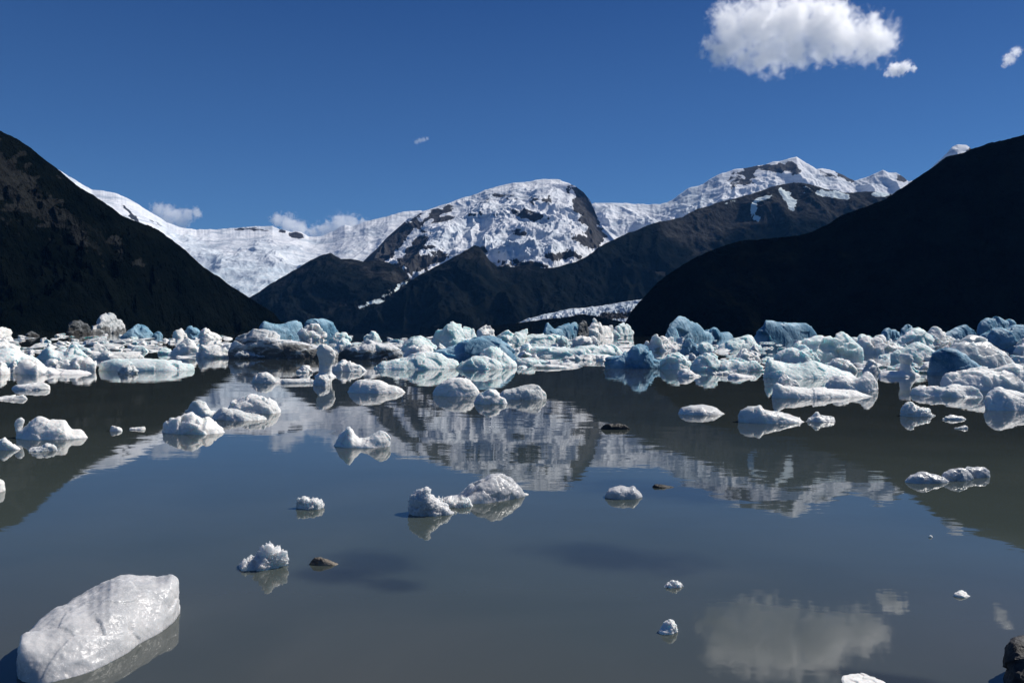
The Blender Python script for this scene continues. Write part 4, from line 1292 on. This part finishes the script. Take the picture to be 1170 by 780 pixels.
bits(92, 0, 262, lambda x: 382.5 - 0.004 * x, 405, 9, 24, 'small ice bit crowded in the pack before the left mountain', 'small ice bits of the left pack', 1, 'wwwtg')
bits(54, 375, 600, 384, 402, 9, 20, 'small ice bit in the pack below the snow dome', 'small ice bits of the middle pack', 2, 'wwtg')
bits(64, 600, 880, 388, 419, 9, 22, 'small ice bit among the bergs under the broad brown mountain', 'small ice bits of the right middle pack', 3, 'wwtg')
bits(84, 860, 1170, 390, 424, 9, 24, 'small ice bit among the bergs under the black mountain', 'small ice bits of the right pack', 4, 'wwtg')

SLK = dict(name='ice_plate', cat='ice plate', lib=SL)


def slabs(n, x0, x1, y0, y1, wmin, wmax, label, group, seed, mats):
    bits(n, x0, x1, y0, y1, wmin, wmax, label, group, seed, mats, **SLK)


slabs(46, -5, 262, 384, 409, 22, 50, 'low broken ice plate wedged in the pack before the left mountain', 'ice plates of the left pack', 11, 'wwtg')
slabs(44, 376, 604, 385, 407, 20, 44, 'low broken ice plate wedged in the pack below the snow dome', 'ice plates of the middle pack', 12, 'wwt')
slabs(48, 590, 880, 388, 421, 22, 48, 'low broken ice plate wedged between bergs under the broad brown mountain', 'ice plates of the right middle pack', 13, 'wtg')
slabs(54, 870, 1175, 389, 428, 24, 56, 'low broken ice plate wedged between bergs under the black mountain', 'ice plates of the right pack', 14, 'wtg')
# ------------------------------------------------------------------ clouds
def mat_cloud(name, dens, scale, balls):
    """Vapour that thins out towards the edge of its billows: distance to the billow centres, broken up by noise."""
    w = NT(name)
    geo = w.n('NewGeometry')
    P = geo.outputs['Position']
    rmx = max(r for c, r in balls)
    wn = w.n('TexNoise')
    w.l(P, wn.inputs['Vector'])
    wn.inputs['Scale'].default_value = 2.2 / rmx
    wn.inputs['Detail'].default_value = 5
    wn.inputs['Roughness'].default_value = 0.62
    vs1 = w.n('VectorMath', operation='SUBTRACT')
    w.l(wn.outputs['Color'], vs1.inputs[0])
    vs1.inputs[1].default_value = (0.5, 0.5, 0.5)
    vs2 = w.n('VectorMath', operation='MULTIPLY_ADD')
    w.l(vs1.outputs[0], vs2.inputs[0])
    vs2.inputs[1].default_value = (0.95 * rmx, 0.95 * rmx, 0.75 * rmx)
    w.l(P, vs2.inputs[2])
    PW = vs2.outputs[0]
    f = None
    for c, r in balls:
        dn = w.n('VectorMath', operation='DISTANCE')
        w.l(PW, dn.inputs[0])
        dn.inputs[1].default_value = c
        q = w.math('MULTIPLY_ADD', dn.outputs['Value'], -1.0 / r, 1.0)
        f = q if f is None else w.math('MAXIMUM', f, q)
    n = w.noise(P, scale * 1.4, 8, 0.64, 0.3)
    f = w.math('ADD', f, w.math('MULTIPLY', w.math('SUBTRACT', n, 0.495), 2.9))
    d = w.ramp(f, 0.0, 0.75, 0.0, dens)
    v = w.n('VolumePrincipled')
    v.inputs['Color'].default_value = (1, 1, 1, 1)
    w.l(d, v.inputs['Density'])
    v.inputs['Anisotropy'].default_value = 0.55
    w.l(v.outputs[0], w.out.inputs['Volume'])
    return w.m


CLOUDS = []


def cloud(label, Y, blobs, dens, amp=0.0):
    balls = []
    V, F, n0 = [], [], 0
    import bmesh
    px = Y / FPX
    rs = random.Random(int(Y + blobs[0][0]))
    rmax = max(b[2] for b in blobs) * px
    for (x, y, r) in blobs:
        c = at_depth(x, y, Y)
        bm = bmesh.new()
        bmesh.ops.create_icosphere(bm, subdivisions=3, radius=1)
        ctr = np.array([c.x, c.y + rs.uniform(-.4, .4) * r * px, c.z])
        balls.append((tuple(ctr), r * px * 1.05))
        v = np.array([tuple(q.co) for q in bm.verts]) * (r * px * 1.35 + 0.12 * rmax) + ctr
        F += [tuple(q.index + n0 for q in f.verts) for f in bm.faces]
        bm.free()
        n0 += len(v)
        V.append(v)
    V = np.concatenate(V)
    org = V.mean(0)
    me = bpy.data.meshes.new('cloud')
    me.from_pydata([tuple(q) for q in V - org], [], F)
    o = link('cloud', me, tuple(org))
    m = o.modifiers.new('remesh', 'REMESH')
    m.mode = 'VOXEL'
    m.voxel_size = rmax / 22
    tag(o, label, 'cloud', 'clouds in the sky')
    CLOUDS.append((o, rmax, amp, mat_cloud('cloud_vapour', dens / rmax, (2.0 if len(blobs) > 10 else 1.6) / rmax, balls)))


cloud('large bright cumulus cloud with a grey middle, high in the sky', 5600,
      [(845, 38, 27), (824, 60, 16), (809, 50, 9), (832, 20, 20), (870, 25, 32), (878, 60, 24), (905, 28, 33), (905, 60, 22), (935, 33, 32), (940, 58, 17),
       (965, 43, 27), (990, 48, 26), (985, 66, 10), (1009, 50, 15), (950, 18, 20), (886, 80, 8), (860, 72, 12), (914, 76, 8), (850, 66, 12), (801, 64, 5)], 3.8)
cloud('small ragged cloud scrap just under the big cumulus', 5600, [(1021, 80, 8), (1035, 76, 7), (1014, 84, 4), (1044, 78, 4), (1028, 83, 5)], 2.6)
cloud('thin tilted wisp of cloud near the right edge of the sky', 5600, [(1154, 67, 7), (1160, 60, 6), (1149, 73, 4)], 1.3)
cloud('tiny faint cloud puff alone above the snow dome', 9500, [(476, 162.5, 3), (480, 161, 3.4), (484, 159.5, 3.2), (488, 158, 2.4)], 0.55)
cloud('low pale cloud pair peeking over the left snow ridge', 11000, [(182, 240, 9), (193, 244, 10), (203, 247, 9), (215, 247, 9), (224, 243, 7), (208, 254, 10), (190, 255, 12)], 3.4)
cloud('low white cloud bank behind the head of the glacier basin', 11000, [(318, 252, 9), (328, 256, 12), (340, 262, 12), (358, 266, 8), (372, 264, 12), (388, 257, 13), (402, 256, 11), (414, 254, 7)], 3.6)

bpy.context.view_layer.update()
_dg = bpy.context.evaluated_depsgraph_get()
_cm = [bpy.data.meshes.new_from_object(c[0].evaluated_get(_dg)) for c in CLOUDS]
for (o, rm, amp, mt), me in zip(CLOUDS, _cm):
    o.modifiers.clear()
    o.data = me
    me.materials.clear()
    me.materials.append(mt)
    me.update()

# ------------------------------------------------------------------ air
zlo = min((o.matrix_world @ Vector(c)).z for o in scene.objects if o.type == 'MESH' and o.get('category') != 'cloud' for c in o.bound_box)
zhi = max((o.matrix_world @ Vector(c)).z for o in scene.objects if o.type == 'MESH' and o.get('category') != 'cloud' for c in o.bound_box)
hz = NT('thin_blue_air')
hv = hz.n('VolumePrincipled')
hv.inputs['Color'].default_value = (0.12, 0.42, 1.0, 1)
hv.inputs['Density'].default_value = 1.7e-5
hz.l(hv.outputs[0], hz.out.inputs['Volume'])
x0, x1, y0, y1, z0, z1 = -9300, 9300, -120, 9200, zlo - 1, zhi + 8
V = [(x, y, z) for z in (z0, z1) for y in (y0, y1) for x in (x0, x1)]
F = [(0, 2, 3, 1), (4, 5, 7, 6), (0, 1, 5, 4), (2, 6, 7, 3), (0, 4, 6, 2), (1, 3, 7, 5)]
tag(link('haze', mesh_from('haze', V, F, hz.m, False)), 'thin blue air over the lake and mountains', 'haze', kind='stuff')
